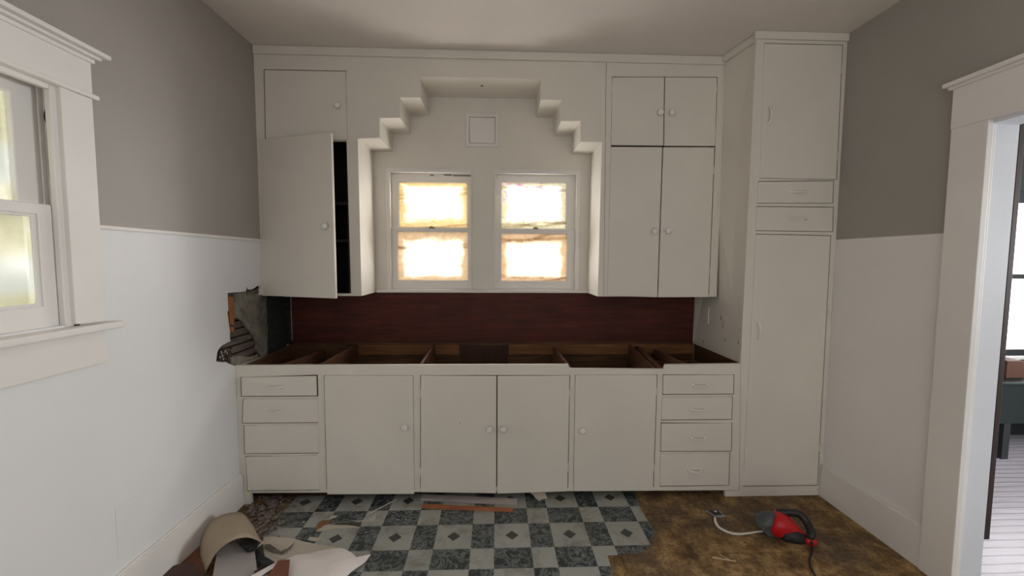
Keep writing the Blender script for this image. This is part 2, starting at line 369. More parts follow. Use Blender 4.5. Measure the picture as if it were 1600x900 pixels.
# ------------------------------------------------------------------ windows
def film_mat(name, tan, spread, seed, colored=False, clear=1.0):
    """old paper/film stuck on a pane: clear worn centre, tan stained margins; generated coords 0..1"""
    m, t, b = nt(name); t.nodes.remove(b); out = t.nodes['Material Output']
    tc = N(t, 'ShaderNodeTexCoord'); g = N(t, 'ShaderNodeSeparateXYZ'); t.links.new(tc.outputs['Generated'], g.inputs[0])
    u, w = g.outputs[0], g.outputs[2]
    mp = N(t, 'ShaderNodeMapping'); mp.inputs['Location'].default_value = (seed, seed * 2, 0); t.links.new(tc.outputs['Generated'], mp.inputs[0])
    n1 = noise(t, mp.outputs[0], 4, 5, .6, .5); n2 = noise(t, mp.outputs[0], 14, 6, .7, .8)
    du = math_(t, 'MINIMUM', u, math_(t, 'SUBTRACT', 1.0, u)); dw = math_(t, 'MINIMUM', w, math_(t, 'SUBTRACT', 1.0, w))
    if spread == 'top': dw = math_(t, 'MINIMUM', math_(t, 'MULTIPLY', math_(t, 'SUBTRACT', 1.0, w), .45), math_(t, 'MULTIPLY', w, 1.0))
    elif spread == 'bottom': dw = math_(t, 'MINIMUM', math_(t, 'MULTIPLY', w, .45), math_(t, 'SUBTRACT', 1.0, w))
    d = math_(t, 'ADD', math_(t, 'MINIMUM', du, dw), math_(t, 'MULTIPLY', math_(t, 'SUBTRACT', n1, .5), .22))
    d = math_(t, 'ADD', d, math_(t, 'MULTIPLY', math_(t, 'SUBTRACT', n2, .5), .08))
    k = ramp(t, d, [(.06, (0, 0, 0)), (.25, (1, 1, 1))])
    col = ramp(t, n2, [(.3, tuple(c * .72 for c in tan)), (.62, tan)])
    if colored:
        vo = N(t, 'ShaderNodeTexVoronoi'); vo.inputs['Scale'].default_value = 9; t.links.new(tc.outputs['Generated'], vo.inputs['Vector'])
        hue = ramp(t, math_(t, 'FRACT', math_(t, 'MULTIPLY', noise(t, mp.outputs[0], 7, 1), 5)), [(0, (.26, .09, .12)), (.35, (.14, .15, .27)), (.6, (.34, .26, .18)), (.85, (.2, .26, .2))])
        spot = math_(t, 'LESS_THAN', vo.outputs['Distance'], .42)
        top = math_(t, 'GREATER_THAN', w, .80)
        left = math_(t, 'MULTIPLY', math_(t, 'LESS_THAN', u, .16), math_(t, 'GREATER_THAN', w, .5))
        zone = math_(t, 'MAXIMUM', top, left)
        kk = math_(t, 'MULTIPLY', math_(t, 'MULTIPLY', spot, zone), .8)
        col = mix(t, kk, col, hue); k = mix(t, math_(t, 'MULTIPLY', kk, .75), k, (0, 0, 0))
    wv = N(t, 'ShaderNodeTexWave'); wv.wave_type = 'BANDS'; wv.bands_direction = 'Z'; wv.inputs['Scale'].default_value = .35
    wv.inputs['Distortion'].default_value = 5; wv.inputs['Detail'].default_value = 3; t.links.new(mp.outputs[0], wv.inputs['Vector'])
    crease = ramp(t, wv.outputs['Fac'], [(0, (.6, .54, .46)), (.02, (1, 1, 1))])
    col = mix(t, 1, col, crease, 'MULTIPLY')
    tl = N(t, 'ShaderNodeBsdfTranslucent'); t.links.new(col, tl.inputs[0])
    tr = N(t, 'ShaderNodeBsdfTransparent'); tr.inputs[0].default_value = (.9 * clear, .9 * clear, .9 * clear, 1)
    gl = N(t, 'ShaderNodeBsdfGlossy'); gl.inputs['Roughness'].default_value = .1; gl.inputs[0].default_value = (.5, .5, .5, 1)
    mx = N(t, 'ShaderNodeMixShader'); t.links.new(k, mx.inputs[0]); t.links.new(tl.outputs[0], mx.inputs[1]); t.links.new(tr.outputs[0], mx.inputs[2])
    m2 = N(t, 'ShaderNodeMixShader'); m2.inputs[0].default_value = .05; t.links.new(mx.outputs[0], m2.inputs[1]); t.links.new(gl.outputs[0], m2.inputs[2])
    t.links.new(m2.outputs[0], out.inputs[0]); return m

def sash(bm, x0, x1, z0, z1, y0, y1, sl, sr, tp, bt):
    plate(bm, [[(x0, y0, z0), (x1, y0, z0), (x1, y0, z1), (x0, y0, z1)], [(x0 + sl, y0, z0 + bt), (x1 - sr, y0, z0 + bt), (x1 - sr, y0, z1 - tp), (x0 + sl, y0, z1 - tp)]], (0, y1 - y0, 0))
def back_window(num, x0, x1, ztop, mats, gx0, gx1, gu, gl, casL, casR):
    """x0,x1: opening; gx0,gx1 glass px; gu/gl glass px y of upper and lower sash"""
    r = structroot('window_%d' % num, ((x0 + x1) / 2, DW, WINZ0))
    bm = bmesh.new(); t_ = .012
    plate(bm, [[(x0 - casL, DW - t_, WINZ0), (x0 - casL, DW - t_, ztop + .022), (x1 + casR, DW - t_, ztop + .022), (x1 + casR, DW - t_, WINZ0)],
               [(x0 + .006, DW - t_, WINZ0 + .001), (x0 + .006, DW - t_, ztop - .006), (x1 - .006, DW - t_, ztop - .006), (x1 - .006, DW - t_, WINZ0 + .001)]], (0, t_, 0))
    obj('window_frame', bm, TRIMW, r, bevel=.002)
    zr = onY(680, 360, DW + .03).z
    # lower sash in front, upper sash behind
    yl, yu = DW + .012, DW + .05
    a = onY(gx0[1], gl[1], yl + .008); b_ = onY(gx1[1], gl[0], yl + .008)
    bm = bmesh.new(); sash(bm, x0, x1, WINZ0, zr + .012, yl, yl + .034, a.x - x0, x1 - b_.x, zr + .012 - b_.z, a.z - WINZ0)
    ls = obj('lower_sash', bm, TRIMW, r, bevel=.002)
    obj('pane', bx(a.x, b_.x, yl + .016, yl + .019, a.z, b_.z), mats[1], ls)
    a = onY(gx0[0], gu[1], yu + .008); b_ = onY(gx1[0], gu[0], yu + .008)
    bm = bmesh.new(); sash(bm, x0, x1, zr - .012, ztop, yu, yu + .034, a.x - x0, x1 - b_.x, ztop - b_.z, max(.02, a.z - zr + .012))
    us = obj('upper_sash', bm, TRIMW, r, bevel=.002)
    obj('pane', bx(a.x, b_.x, yu + .016, yu + .019, a.z, b_.z), mats[0], us)
    bm = bx((x0 + x1) / 2 - .018, (x0 + x1) / 2 + .022, yl + .004, yl + .03, zr + .012, zr + .018)
    tube(bm, [((x0 + x1) / 2 - .012, yl + .012, zr + .02), ((x0 + x1) / 2, yl + .012, zr + .026), ((x0 + x1) / 2 + .018, yl + .016, zr + .021)], .004, 8)
    obj('sash_lock', bm, plain('worn_lock_metal_%d' % num, (.25, .2, .15), .5, .6, 60), ls)
back_window(2, wl[0], wl[1], wl[3], (film_mat('paper_film_a', (.29, .245, .165), 'bottom', 1.3), film_mat('paper_film_b', (.27, .225, .17), 'top', 4.1)), (624, 622), (730, 731), (286, 355), (363, 438), .022, .006)
back_window(3, wr[0], wr[1], wr[3], (film_mat('paper_film_c', (.27, .255, .205), 'bottom', 7.7, True), film_mat('paper_film_d', (.27, .22, .165), 'top', 9.2)), (783, 783), (885, 886), (286, 357), (366, 439), .006, .022)
DMG = plain('dark_rotten_wood', (.05, .035, .025), .9, .5, 60)
for x0, x1, y in ((672, 678, 273.5), (694, 706, 273.2), (708, 736, 274.2)):
    a = onY(x0, y, DW - .014); b_ = onY(x1, y + .5, DW - .014)
    obj('paint_loss', prism([a + Vector((0, 0, .002)), b_ + Vector((0, 0, .003)), b_ - Vector((0, 0, .003)), a - Vector((.002, 0, .004))], (0, .002, 0)), DMG, bpy.data.objects['window_2'])
# sill under both windows
a = onY(588, 452, DW - .03); b_ = onY(921, 452, DW - .03)
struct('trim_2', bx(a.x, b_.x, DW - .032, DW, ZU - .001, ZS + .006), TRIMW, .003)
# seam ridge left beside window heads
struct('trim_3', bx(onY(587, 264, DW).x, wl[0] - .02, DW - .0015, DW, wl[3] + .018, wl[3] + .021), TRIMW)

# left window
wn = structroot('window_1', (XL, 1.0, WZ0))
def fr(y0, y1, z0, z1, X, t_, il, ir, it, ib):
    return plate(bmesh.new(), [[(X, y0, z0), (X, y1, z0), (X, y1, z1), (X, y0, z1)], [(X, y0 + il, z0 + ib), (X, y1 - ir, z0 + ib), (X, y1 - ir, z1 - it), (X, y0 + il, z1 - it)]], (-t_, 0, 0))
obj('side_casing', bx(XL, XL + .02, WY1 - .012, 1.548, WZ0, 1.962), TRIMW, wn, bevel=.002)
obj('side_casing', bx(XL, XL + .02, WY0 - .11, WY0 + .012, WZ0, 1.962), TRIMW, wn, bevel=.002)
obj('head_casing', bx(XL, XL + .022, WY0 - .11, 1.548, 1.972, 2.09), TRIMW, wn, bevel=.002)
obj('head_bead', bx(XL, XL + .034, WY0 - .125, 1.562, 1.958, 1.974), TRIMW, wn, bevel=.004)
bm = bx(XL, XL + .030, WY0 - .12, 1.556, 2.082, 2.096); box(bm, XL, XL + .045, WY0 - .13, 1.566, 2.096, 2.107); box(bm, XL, XL + .064, WY0 - .15, 1.582, 2.107, 2.122)
obj('cornice_cap', bm, TRIMW, wn, bevel=.003)
bm = bx(XL - .1, XL + .06, WY0 - .14, 1.58, 1.140, 1.165); obj('window_stool', bm, TRIMW, wn, bevel=.006)
obj('apron', bx(XL, XL + .018, WY0 - .11, 1.548, 1.017, 1.140), TRIMW, wn, bevel=.002)
bm = bx(XL - .14, XL, WY1 - .001, WY1 + .02, WZ0 - .02, WZ1 + .02); box(bm, XL - .14, XL, WY0 - .02, WY0 + .001, WZ0 - .02, WZ1 + .02)
box(bm, XL - .14, XL, WY0 + .001, WY1 - .001, WZ1 - .001, WZ1 + .02); box(bm, XL - .14, XL - .06, WY0 + .001, WY1 - .001, WZ0 - .03, WZ0 - .008)
obj('window_jamb', bm, TRIMW, wn)
bm = bx(XL - .016, XL + .004, WY1 - .03, WY1 - .001, WZ0 - .007, WZ1 - .001); box(bm, XL - .056, XL - .05, WY1 - .016, WY1 - .001, WZ0 - .007, WZ1 - .001); box(bm, XL - .016, XL + .004, WY0 + .012, WY1 - .031, WZ1 - .022, WZ1 - .001)
obj('stop_bead', bm, TRIMW, wn, bevel=.003)
ZMR = 1.572
def cream_glass():
    m, t, b = nt('cream_obscured_glass'); t.nodes.remove(b); out = t.nodes['Material Output']; v = texco(t)
    sp = N(t, 'ShaderNodeSeparateXYZ'); tc = N(t, 'ShaderNodeTexCoord'); t.links.new(tc.outputs['Generated'], sp.inputs[0])
    n1 = noise(t, v, 5, 5, .6, .6); n2 = noise(t, v, 70, 3)
    c = ramp(t, math_(t, 'ADD', math_(t, 'MULTIPLY', n1, .7), math_(t, 'MULTIPLY', n2, .3)), [(.3, (.085, .078, .052)), (.5, (.115, .108, .076)), (.7, (.13, .123, .092))])
    c = mix(t, ramp(t, sp.outputs[2], [(.1, (0, 0, 0)), (.22, (.8, .8, .8)), (.45, (.8, .8, .8)), (.6, (0, 0, 0))]), c, (.125, .127, .124))
    tl = N(t, 'ShaderNodeBsdfTranslucent'); t.links.new(c, tl.inputs[0]); gl = N(t, 'ShaderNodeBsdfGlossy'); gl.inputs['Roughness'].default_value = .15
    tr = N(t, 'ShaderNodeBsdfTransparent'); ma = N(t, 'ShaderNodeMixShader'); ma.inputs[0].default_value = .16
    t.links.new(tl.outputs[0], ma.inputs[1]); t.links.new(tr.outputs[0], ma.inputs[2])
    mx = N(t, 'ShaderNodeMixShader'); mx.inputs[0].default_value = .06; t.links.new(ma.outputs[0], mx.inputs[1]); t.links.new(gl.outputs[0], mx.inputs[2]); t.links.new(mx.outputs[0], out.inputs[0]); return m
CG = cream_glass()
lo = obj('lower_sash', fr(WY0, WY1 - .004, WZ0 - .006, ZMR, XL - .018, .032, .055, .066, .035, .075), TRIMW, wn, bevel=.003)
obj('pane', bx(XL - .038, XL - .034, WY0 + .053, WY1 - .068, WZ0 + .066, ZMR - .034), CG, lo)
obj('glazing_bead', fr(WY0 + .053, WY1 - .068, WZ0 + .066, ZMR - .034, XL - .024, .008, .012, .016, .010, .014), TRIMW, lo, bevel=.003)
up_ = obj('upper_sash', fr(WY0, WY1 - .004, ZMR - .035, WZ1 - .002, XL - .058, .032, .055, .082, .05, .035), TRIMW, wn, bevel=.003)
obj('pane', bx(XL - .078, XL - .074, WY0 + .053, WY1 - .084, ZMR - .001, WZ1 - .05), CG, up_)
bm = bmesh.new()
pc = Vector((XL - .034, WY1 - .002, 1.865))
lathe(bm, pc, (0, -1, 0), [(0, .020), (.003, .020), (.003, .012), (.0005, .012)], 20)
for v in bm.verts: v.co.z = pc.z + (v.co.z - pc.z) * 1.3; v.co.x = pc.x + (v.co.x - pc.x) * .6
obj('sash_pulley', bm, plain('dark_pulley_metal', (.06, .05, .045), .4, .3, 40, metallic=.6), wn)
bm = tube(bmesh.new(), [(XL - .035, WY1 - .006, 1.86), (XL - .037, WY1 - .008, 1.72), (XL - .034, WY1 - .007, 1.585)], .003, 6)
obj('sash_cord', bm, plain('old_cord', (.4, .34, .27), .9, .3, 60), wn)

# ------------------------------------------------------------------ cabinet pieces
def qY(px, Y): return [onY(x, y, Y) for x, y in px]
def grow(px, e):
    cx = sum(p[0] for p in px) / len(px); cy = sum(p[1] for p in px) / len(px)
    return [(x + (e if x > cx else -e), y + (e if y > cy else -e)) for x, y in px]
def slab(name, px, Yf, th, mat, parent, bevel=.0025): return obj(name, prism(qY(px, Yf), (0, th, 0)), mat, parent, bevel=bevel)
KNOB = paint('white_knob_paint', (.80, .79, .77), .3)
def knob(p, parent, axis=(0, -1, 0), s=1.2):
    bm = lathe(bmesh.new(), p, axis, [(0, .007 * s), (.008 * s, .0065 * s), (.011 * s, .011 * s), (.015 * s, .0155 * s), (.020 * s, .0165 * s), (.025 * s, .014 * s), (.028 * s, .008 * s), (.029 * s, .001)], 20)
    return obj('knob', bm, KNOB, parent, smooth=True)
def pull(cx, cy, Yf, parent, w=.085, vertical=False):
    c = onY(cx, cy, Yf); pts = []; rr = []
    for i in range(13):
        a = i / 12; d = (a - .5) * w; out = .020 * math.sin(math.pi * a) ** .45
        off = Vector((0, 0, d)) if vertical else Vector((d, 0, 0))
        pts.append(c + off + Vector((0, -out - .001, 0))); rr.append(.0075 - .0028 * math.sin(math.pi * a))
    bm = tube(bmesh.new(), pts, rr, 10, .8)
    for e in (-.5, .5):
        off = Vector((0, -.001, e * w)) if vertical else Vector((e * w, -.001, 0))
        lathe(bm, c + off, (0, -1, 0), [(0, .010), (.004, .009), (.006, .004)], 12)
    return obj('handle', bm, KNOB, parent, smooth=True)
def hinge(px, py, Y, parent, h=.05):
    c = onY(px, py, Y); bm = tube(bmesh.new(), [c + Vector((0, -.003, -h / 2)), c + Vector((0, -.003, h / 2))], .004, 8)
    box(bm, c.x - .010, c.x + .010, Y - .002, Y, c.z - h * .45, c.z + h * .45)
    return obj('hinge', bm, WHITE, parent)
def faceplate(name, outer_px, holes_px, Y, th, parent, mat=WHITE):
    o3 = qY(outer_px, Y); h3 = [qY(h, Y) for h in holes_px]
    return obj(name, plate(bmesh.new(), [o3] + h3, (0, th, 0)), mat, parent)
PR = .008   # how far doors stand proud of the frame

# ---- left wall cabinet
lc = thing('wall_cabinet', (-1.2, 2.75, ZU), 'left white wall cabinet with its tall lower door hanging open', 'wall cabinet')
topL = onY(393, 70, DU).z
ceil_px = lambda x: 68.5 + (x - 393) * .0215
hL = onX(0, 0, 1)  # unused
door_t = [(413, 109), (540, 111.5), (542, 218.5), (415, 217.5)]
open_l = [(410, 220), (542.5, 220), (549, 458), (412, 458)]
P_ = qY([(547, 70), (549.5, 462)], DU)
frame_outer = [Vector((XL, DU, ZU)), P_[1].copy(), P_[0].copy(), Vector((XL, DU, ZC))]
frame_outer[1].z = ZU; frame_outer[2].z = ZC
bm = plate(bmesh.new(), [frame_outer, qY(grow(door_t, 1.0), DU), qY([(411, 220.5), (541.5, 220.5), (548.6, 458.5), (413.5, 458.5)], DU)], (0, .02, 0))
obj('face_frame', bm, WHITE, lc)
xr_ = P_[1].x - .003
bm = bx(XL + .001, XL + .012, DU + .02, DW - .001, ZU, ZC - .002); box(bm, xr_ - .02, xr_, DU + .02, DW - .001, ZU, ZC - .002)
box(bm, XL + .012, xr_ - .02, DW - .012, DW - .001, ZU, ZC - .002); box(bm, XL + .012, xr_ - .02, DU + .02, DW - .012, ZU, ZU + .018)
box(bm, XL + .012, xr_ - .02, DU + .02, DW - .012, 2.125, 2.143)
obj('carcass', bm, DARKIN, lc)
for py in (318, 376):
    z = onY(530, py, DU + .04).z; obj('shelf', bx(XL + .013, xr_ - .021, DU + .035, DW - .013, z - .009, z + .009), DARKIN, lc)
d = slab('door', door_t, DU - PR, .018, WHITE, lc); knob(onY(528.5, 166, DU - PR), d)
# open door, swung about its left edge
hx, wd, th = -1.468, .520, math.radians(17)
zt, zb = onY(412, 217.5, DU - .02).z, onY(412, 463, DU - .02).z
A = Vector((hx, DU - .004, 0)); dirx = Vector((math.cos(th), -math.sin(th), 0)); nrm = Vector((-math.sin(th), -math.cos(th), 0))
Bt = onY(517, 207, 2.437); Bb = onY(524, 466.5, 2.437)
e_t = Vector((Bt.x, 2.437, Bt.z)); e_b = Vector((Bb.x, 2.437, Bb.z))
h_t = onY(405, 217.5, DU - .004); h_b = onY(412, 462, DU - .004)
d = obj('door', prism([h_t, e_t, e_b, h_b], -nrm * .019), WHITE, lc, bevel=.0025)
kp = e_b.lerp(e_t, (466.5 - 352) / 259.5); kp = kp + (h_b - e_b) * .085 + nrm * .0; knob(kp, d, nrm)
for zz in (zt - .10, zb + .10):
    hb = tube(bmesh.new(), [Vector((XL + .016, DU - .006, zz - .03)), Vector((XL + .016, DU - .006, zz + .03))], .004, 8); obj('hinge', hb, WHITE, d)

# ---- stepped surround over the windows
sp_px = [(565, 460.5), (559, 216.5), (593, 215.5), (593, 184.5), (625, 184), (625, 152.5), (657, 152), (656.5, 120), (845, 123), (845, 156), (877, 156.5), (877, 189), (907, 189), (907, 221), (940.5, 222), (934, 463)]
sp = qY(sp_px, DU)
q = qY([(547, 70), (549.5, 462)], DU); q2 = qY([(947.5, 88), (943, 463)], DU)
for p in (sp[0], sp[-1]): p.z = ZU
outer_s = [Vector((q[1].x, DU, ZU))] + sp + [Vector((q2[1].x, DU, ZU)), Vector((q2[0].x - .002, DU, ZC)), Vector((q[0].x, DU, ZC))]
ss = thing('window_surround', (-.06, 2.75, ZU), 'white boxed surround stepping up like stairs around the alcove over the two back windows', 'window surround')
obj('stepped_face', plate(bmesh.new(), [outer_s], (0, DW - DU - .001, 0)), WHITE, ss)
c0 = onY(753, 134, 2.66); zc = onY(750, 121.5, DU).z
hp = onZ(753, 134, zc)
bm = lathe(bmesh.new(), (hp.x, hp.y, zc + .0), (0, 0, -1), [(0, .009), (.0012, .009), (.0012, .005)], 16)
obj('fixture_hole', bm, BLACK, ss)

# ---- right wall cabinet
rc = thing('wall_cabinet', (1.05, 2.75, ZU), 'right white wall cabinet with four closed doors', 'wall cabinet')
tl_ = [(957, 120.5), (1038, 120.5), (1036.3, 227.3), (955.5, 226.5)]; tr_ = [(1039.6, 120.5), (1120.5, 121), (1117.5, 228), (1037.9, 227.5)]
ll_ = [(955, 229.3), (1035, 229.8), (1027, 464.5), (949, 462.5)]; lr_ = [(1036.8, 229.8), (1116.5, 230), (1107, 464.2), (1028.6, 464.5)]
q3 = qY([(1119.5, 230), (1119.5, 464)], DU)
fo = [Vector((q2[1].x + .002, DU, ZU)), Vector((q3[1].x, DU, ZU)), Vector((q3[1].x, DU, ZU + .9)), Vector((onY(1134, 86, DU).x, DU, ZC)), Vector((q2[0].x + .001, DU, ZC))]
bm = plate(bmesh.new(), [fo, qY([(956.2, 119.5), (1121.5, 120), (1117.8, 228.6), (1108, 461), (950, 461), (954.5, 228)], DU)], (0, .02, 0))
obj('face_frame', bm, WHITE, rc)
xa, xb = q2[1].x + .003, q3[1].x - .002
bm = bx(xa, xa + .018, DU + .02, DW - .001, ZU, ZC - .002); box(bm, xb - .018, xb, DU + .02, DW - .001, ZU, ZC - .002)
box(bm, xa + .018, xb - .018, DW - .012, DW - .001, ZU, ZC - .002); box(bm, xa + .018, xb - .018, DU + .02, DW - .012, ZU, ZU + .018)
zz = onY(1036, 228, DU).z; box(bm, xa + .018, xb - .018, DU + .02, DW - .012, zz - .03, zz + .0)
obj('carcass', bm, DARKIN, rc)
for px_, kn, hs in ((tl_, (1030.5, 177), ((956, 140), (955, 208))), (tr_, (1048.5, 177), ((1121, 140), (1118, 209))), (ll_, (1021.7, 361.5), ((954, 262), (949.6, 424))), (lr_, (1043, 361.5), ((1115.6, 266), (1109, 424)))):
    d = slab('door', px_, DU - PR, .018, WHITE, rc); knob(onY(kn[0], kn[1], DU - PR), d)
    for h in hs: hinge(h[0], h[1], DU - .0005, d)
# ceiling mouldings above the cabinets
struct('trim_4', bx(XL + .001, XT - .02, DU - .016, DU, ZC - .05, ZC - .001), WHITE, .004)

# ---- tall pantry cabinet
tc_ = thing('pantry_cabinet', (1.7, 2.6, 0), 'tall white pantry cabinet right of the counter with two doors and two drawers', 'tall cabinet')
u_door = [(1195, 68), (1316.5, 70.5), (1307, 280), (1188, 278)]
dr1 = [(1185, 283.8), (1302.3, 282.8), (1301, 317), (1183.5, 317)]; dr2 = [(1183, 323), (1302, 324), (1301, 361.7), (1181.7, 360)]
l_door = [(1182, 366), (1298, 368.5), (1277, 758), (1161.5, 759.5)]
po = qY([(1133, 774.5), (1133, 767), (1155.5, 766.5), (1157.3, 568), (1182, 60)], DB)
po[0].z = 0; po[4].z = ZC
po = po + [Vector((XR - .001, DB, ZC)), Vector((XR - .001, DB, 0))]
bm = plate(bmesh.new(), [po, qY(grow(u_door, .9), DB), qY(grow(dr1, .9), DB), qY(grow(dr2, .9), DB), qY(grow(l_door, .9), DB)], (0, .02, 0))
obj('face_frame', bm, WHITE, tc_)
for px_, kind, hp_ in ((u_door, 'door', (1202, 181)), (l_door, 'door', (1184.5, 517)), (dr1, 'drawer', (1247.5, 300.5)), (dr2, 'drawer', (1247.5, 342))):
    d = slab(kind, px_, DB - PR, .018, WHITE, tc_)
    pull(hp_[0], hp_[1], DB - PR, d, .088, kind == 'door')
    if px_ is u_door:
        for h in ((1314.8, 108), (1309, 245)): hinge(h[0], h[1], DB - .0005, d)
    if px_ is l_door:
        for h in ((1296, 490), (1282, 700)): hinge(h[0], h[1], DB - .0005, d)
# side panel (leans slightly), bare wood below the counter line
t0, t1, t2 = onY(1182.5, 60, DB + .021), onY(1157.8, 568, DB + .021), onY(1160, 772, DB + .021)
bT = onY(1130, 84, DU); s_ = (bT.x - t0.x) / (DU - DB); b0 = Vector((t0.x + s_ * (DW - DB), DW - .001, ZC)); b1 = onY(1084.5, 537, DW - .001)
t0.z = ZC
mid_t = t1.copy(); mid_b = b1.copy()
bm = bmesh.new()
def thick(quad, d, bm): return prism(quad, d, bm)
thick([t0, b0, b1, t1], (.02, 0, 0), bm)
obj('side_panel', bm, WHITE, tc_)
lb = Vector((b1.x, DW - .001, 0)); lt = Vector((t2.x, DB + .021, 0))
obj('lower_side_panel', prism([mid_t + Vector((.001, 0, -.0005)), mid_b + Vector((.001, 0, -.0005)), lb, lt], (.019, 0, 0)), BROWN, tc_)
bm = bx(XT + .09, XR - .002, DW - .012, DW - .001, .01, ZC - .002); 
for z in (.02, 1.50, 1.69, 1.87): box(bm, XT + .12, XR - .002, DB + .02, DW - .012, z, z + .016)
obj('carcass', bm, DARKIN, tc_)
bm = bx(onY(1182, 60, DB).x - .014, XR - .001, DB - .014, DB, ZC - .042, ZC - .001)
v = [t0 + Vector((-.014, 0, -.001)), Vector((bT.x - .014, DU - .017, ZC - .001))]
prism([v[0], v[1], v[1] + Vector((.0145, 0, 0)), v[0] + Vector((.0145, 0, 0))], (0, 0, -.042), bm)
obj('crown_moulding', bm, WHITE, tc_, bevel=.003)
# outlet plate and paint chips on the side panel
def side_pt(px, py, off=0):
    n = (b1 - t1).cross(t0 - t1).normalized()
    if n.x > 0: n = -n
    d = ray(px, py); k = (t1 - EYE).dot(n) / d.dot(n); return EYE + d * k + n * off, n
op, n_ = side_pt(1105, 492)
us = (b1 - t1); us.z = 0; us.normalize()
sw = thing('outlet_plate', op, 'small white blank electrical plate on the side of the pantry cabinet above the open counter', 'outlet plate')
q4 = [op + us * a + Vector((0, 0, b)) + n_ * .004 for a, b in ((-.035, -.057), (.035, -.057), (.035, .057), (-.035, .057))]
obj('plate', prism(q4, n_ * .007), WHITE, sw, bevel=.002)
SCREWM = plain('screw_metal', (.35, .33, .3), .4, .2, 40, metallic=.7)
for b in (-.042, .042): obj('screw', lathe(bmesh.new(), op + Vector((0, 0, b)) + n_ * .011, n_, [(0, .004), (.002, .0035), (.003, .001)], 10), SCREWM, sw)
bm = bmesh.new()
for x, y, w_, h_ in ((1127, 497, .004, .018), (1129.5, 508, .0025, .03), (1132.5, 531, .004, .014), (1158 - 1, 515, .007, .008), (1153.5, 535, .004, .009), (1099, 534, .006, .012)):
    p, n2 = side_pt(x, y); q5 = [p + us * a * w_ + Vector((0, 0, b * h_)) + n2 * .0003 for a, b in ((-.6, -.7), (.5, -.9), (.7, .6), (-.4, 1))]
    obj('paint_chip', prism(q5, n2 * .0008), DIRT, tc_)

# ---- base cabinet
bc = thing('base_cabinet', (0, 2.6, 0), 'long white base cabinet without countertop, four doors between two drawer stacks', 'base cabinet')
L1 = [(376.5, 590), (493, 588), (494, 618.5), (377.5, 619)]; L2 = [(380, 624), (496, 623), (496.5, 660.3), (378.5, 661)]
L3 = [(381, 665), (496.5, 664), (497.2, 707.8), (382.3, 708.8)]; L4 = [(383.6, 714.5), (497.3, 712), (498.7, 765.5), (387, 767)]
dA = [(506.5, 587), (645, 587.3), (647, 772), (511, 772.7)]; dB = [(657.4, 587), (775.8, 587.8), (775.2, 771), (657.2, 769.3)]
dC = [(777.4, 587.8), (890, 587), (886.7, 768), (776.8, 771.5)]; dD = [(899, 586.3), (1026.7, 586), (1020.5, 767), (896.5, 767.8)]
R1 = [(1037, 586.5), (1146.7, 586), (1146, 615.5), (1036.3, 616)]; R2 = [(1035, 621), (1144.3, 620.2), (1143.2, 655), (1034, 656)]
R3 = [(1034, 662.3), (1143.5, 661.3), (1142.7, 704.8), (1033, 705.2)]; R4 = [(1032.2, 709), (1140, 708), (1138.7, 758), (1031.6, 759.5)]
bo = qY([(369, 571), (888, 569.5), (890, 576), (1038, 577), (1040, 570), (1156.8, 568.3), (1154.8, 766), (1133, 766), (393, 770.3), (392, 778), (381, 783)], DB)
bo[0].x = XL + .001; bo[-1].x = XL + .001; bo[-1].z = 0; bo[-2].z = 0; bo[-3].x = bo[-2].x
zmid = (bo[8].z + bo[7].z) / 2
holes = [grow([L1[0], (495.5, 586.5), (496.5, 618.5), L1[3]], 1.0)] + [grow(x, .8) for x in (L2, L3)] + [grow([(384, 712.8), (498.2, 711.8), L4[2], L4[3]], .6), grow([dA[0], dA[1], (646.8, 764), (511, 764)], .9),
         [(656.4, 586), (891, 586), (887.8, 762), (656.4, 763)], grow([dD[0], dD[1], (1020.7, 760), (896.6, 761)], .9), grow([(1036, 585.8), R1[1], R1[2], (1035.6, 616)], .9), grow(R2, .9),
         grow([(1033.2, 661), R3[1], R3[2], (1032.2, 705.2)], .9), grow(R4, .9)]
obj('face_frame', plate(bmesh.new(), [bo] + [qY(h, DB) for h in holes], (0, .02, 0)), WHITE, bc)
def drawer(px_, hx_, deep=.42, handle=True, tip=0):
    Yf = DB - PR - tip
    d = slab('drawer', px_, Yf, .018, WHITE, bc)
    q_ = qY(px_, DB); x0, x1, z0, z1 = q_[0].x + .012, q_[1].x - .012, q_[2].z + .008, q_[0].z - .02
    bm = bmesh.new(); y0 = Yf + .0185
    box(bm, x0, x0 + .011, y0, y0 + deep, z0, z1); box(bm, x1 - .011, x1, y0, y0 + deep, z0, z1)
    box(bm, x0 + .011, x1 - .011, y0 + deep - .011, y0 + deep, z0, z1); box(bm, x0 + .011, x1 - .011, y0, y0 + deep - .011, z0, z0 + .006)
    obj('drawer_box', bm, BROWNY, d)
    if handle: pull(hx_[0], hx_[1], Yf, d, .078)
drawer(L1, (430.5, 604), tip=.006); drawer(L2, (430.5, 642)); drawer(L3, 0, handle=False); drawer(L4, 0, handle=False, tip=.004)
drawer(R1, (1093, 602)); drawer(R2, (1090.7, 639.3)); drawer(R3, (1090, 685)); drawer(R4, (1086, 735))
for px_, kn, hs in ((dA, (633.3, 666.5), ()), (dB, (765.3, 669.5), ((656.6, 615), (656.6, 737))), (dC, (786.6, 668.8), ((891, 613.5), (887.6, 729))), (dD, (909.8, 671.5), ((1026.8, 612), (1022.5, 730)))):
    d = slab('door', px_, DB - PR, .018, WHITE, bc); knob(onY(kn[0], kn[1], DB - PR), d)
    for h in hs: hinge(h[0], h[1], DB - .0005, d)
    if px_ is dB:
        c1 = onY(719, 660.7, DB - PR); obj('screw_hole', lathe(bmesh.new(), c1, (0, -1, 0), [(0, .0028), (.0006, .0028), (.0006, .001)], 10), BLACK, d)
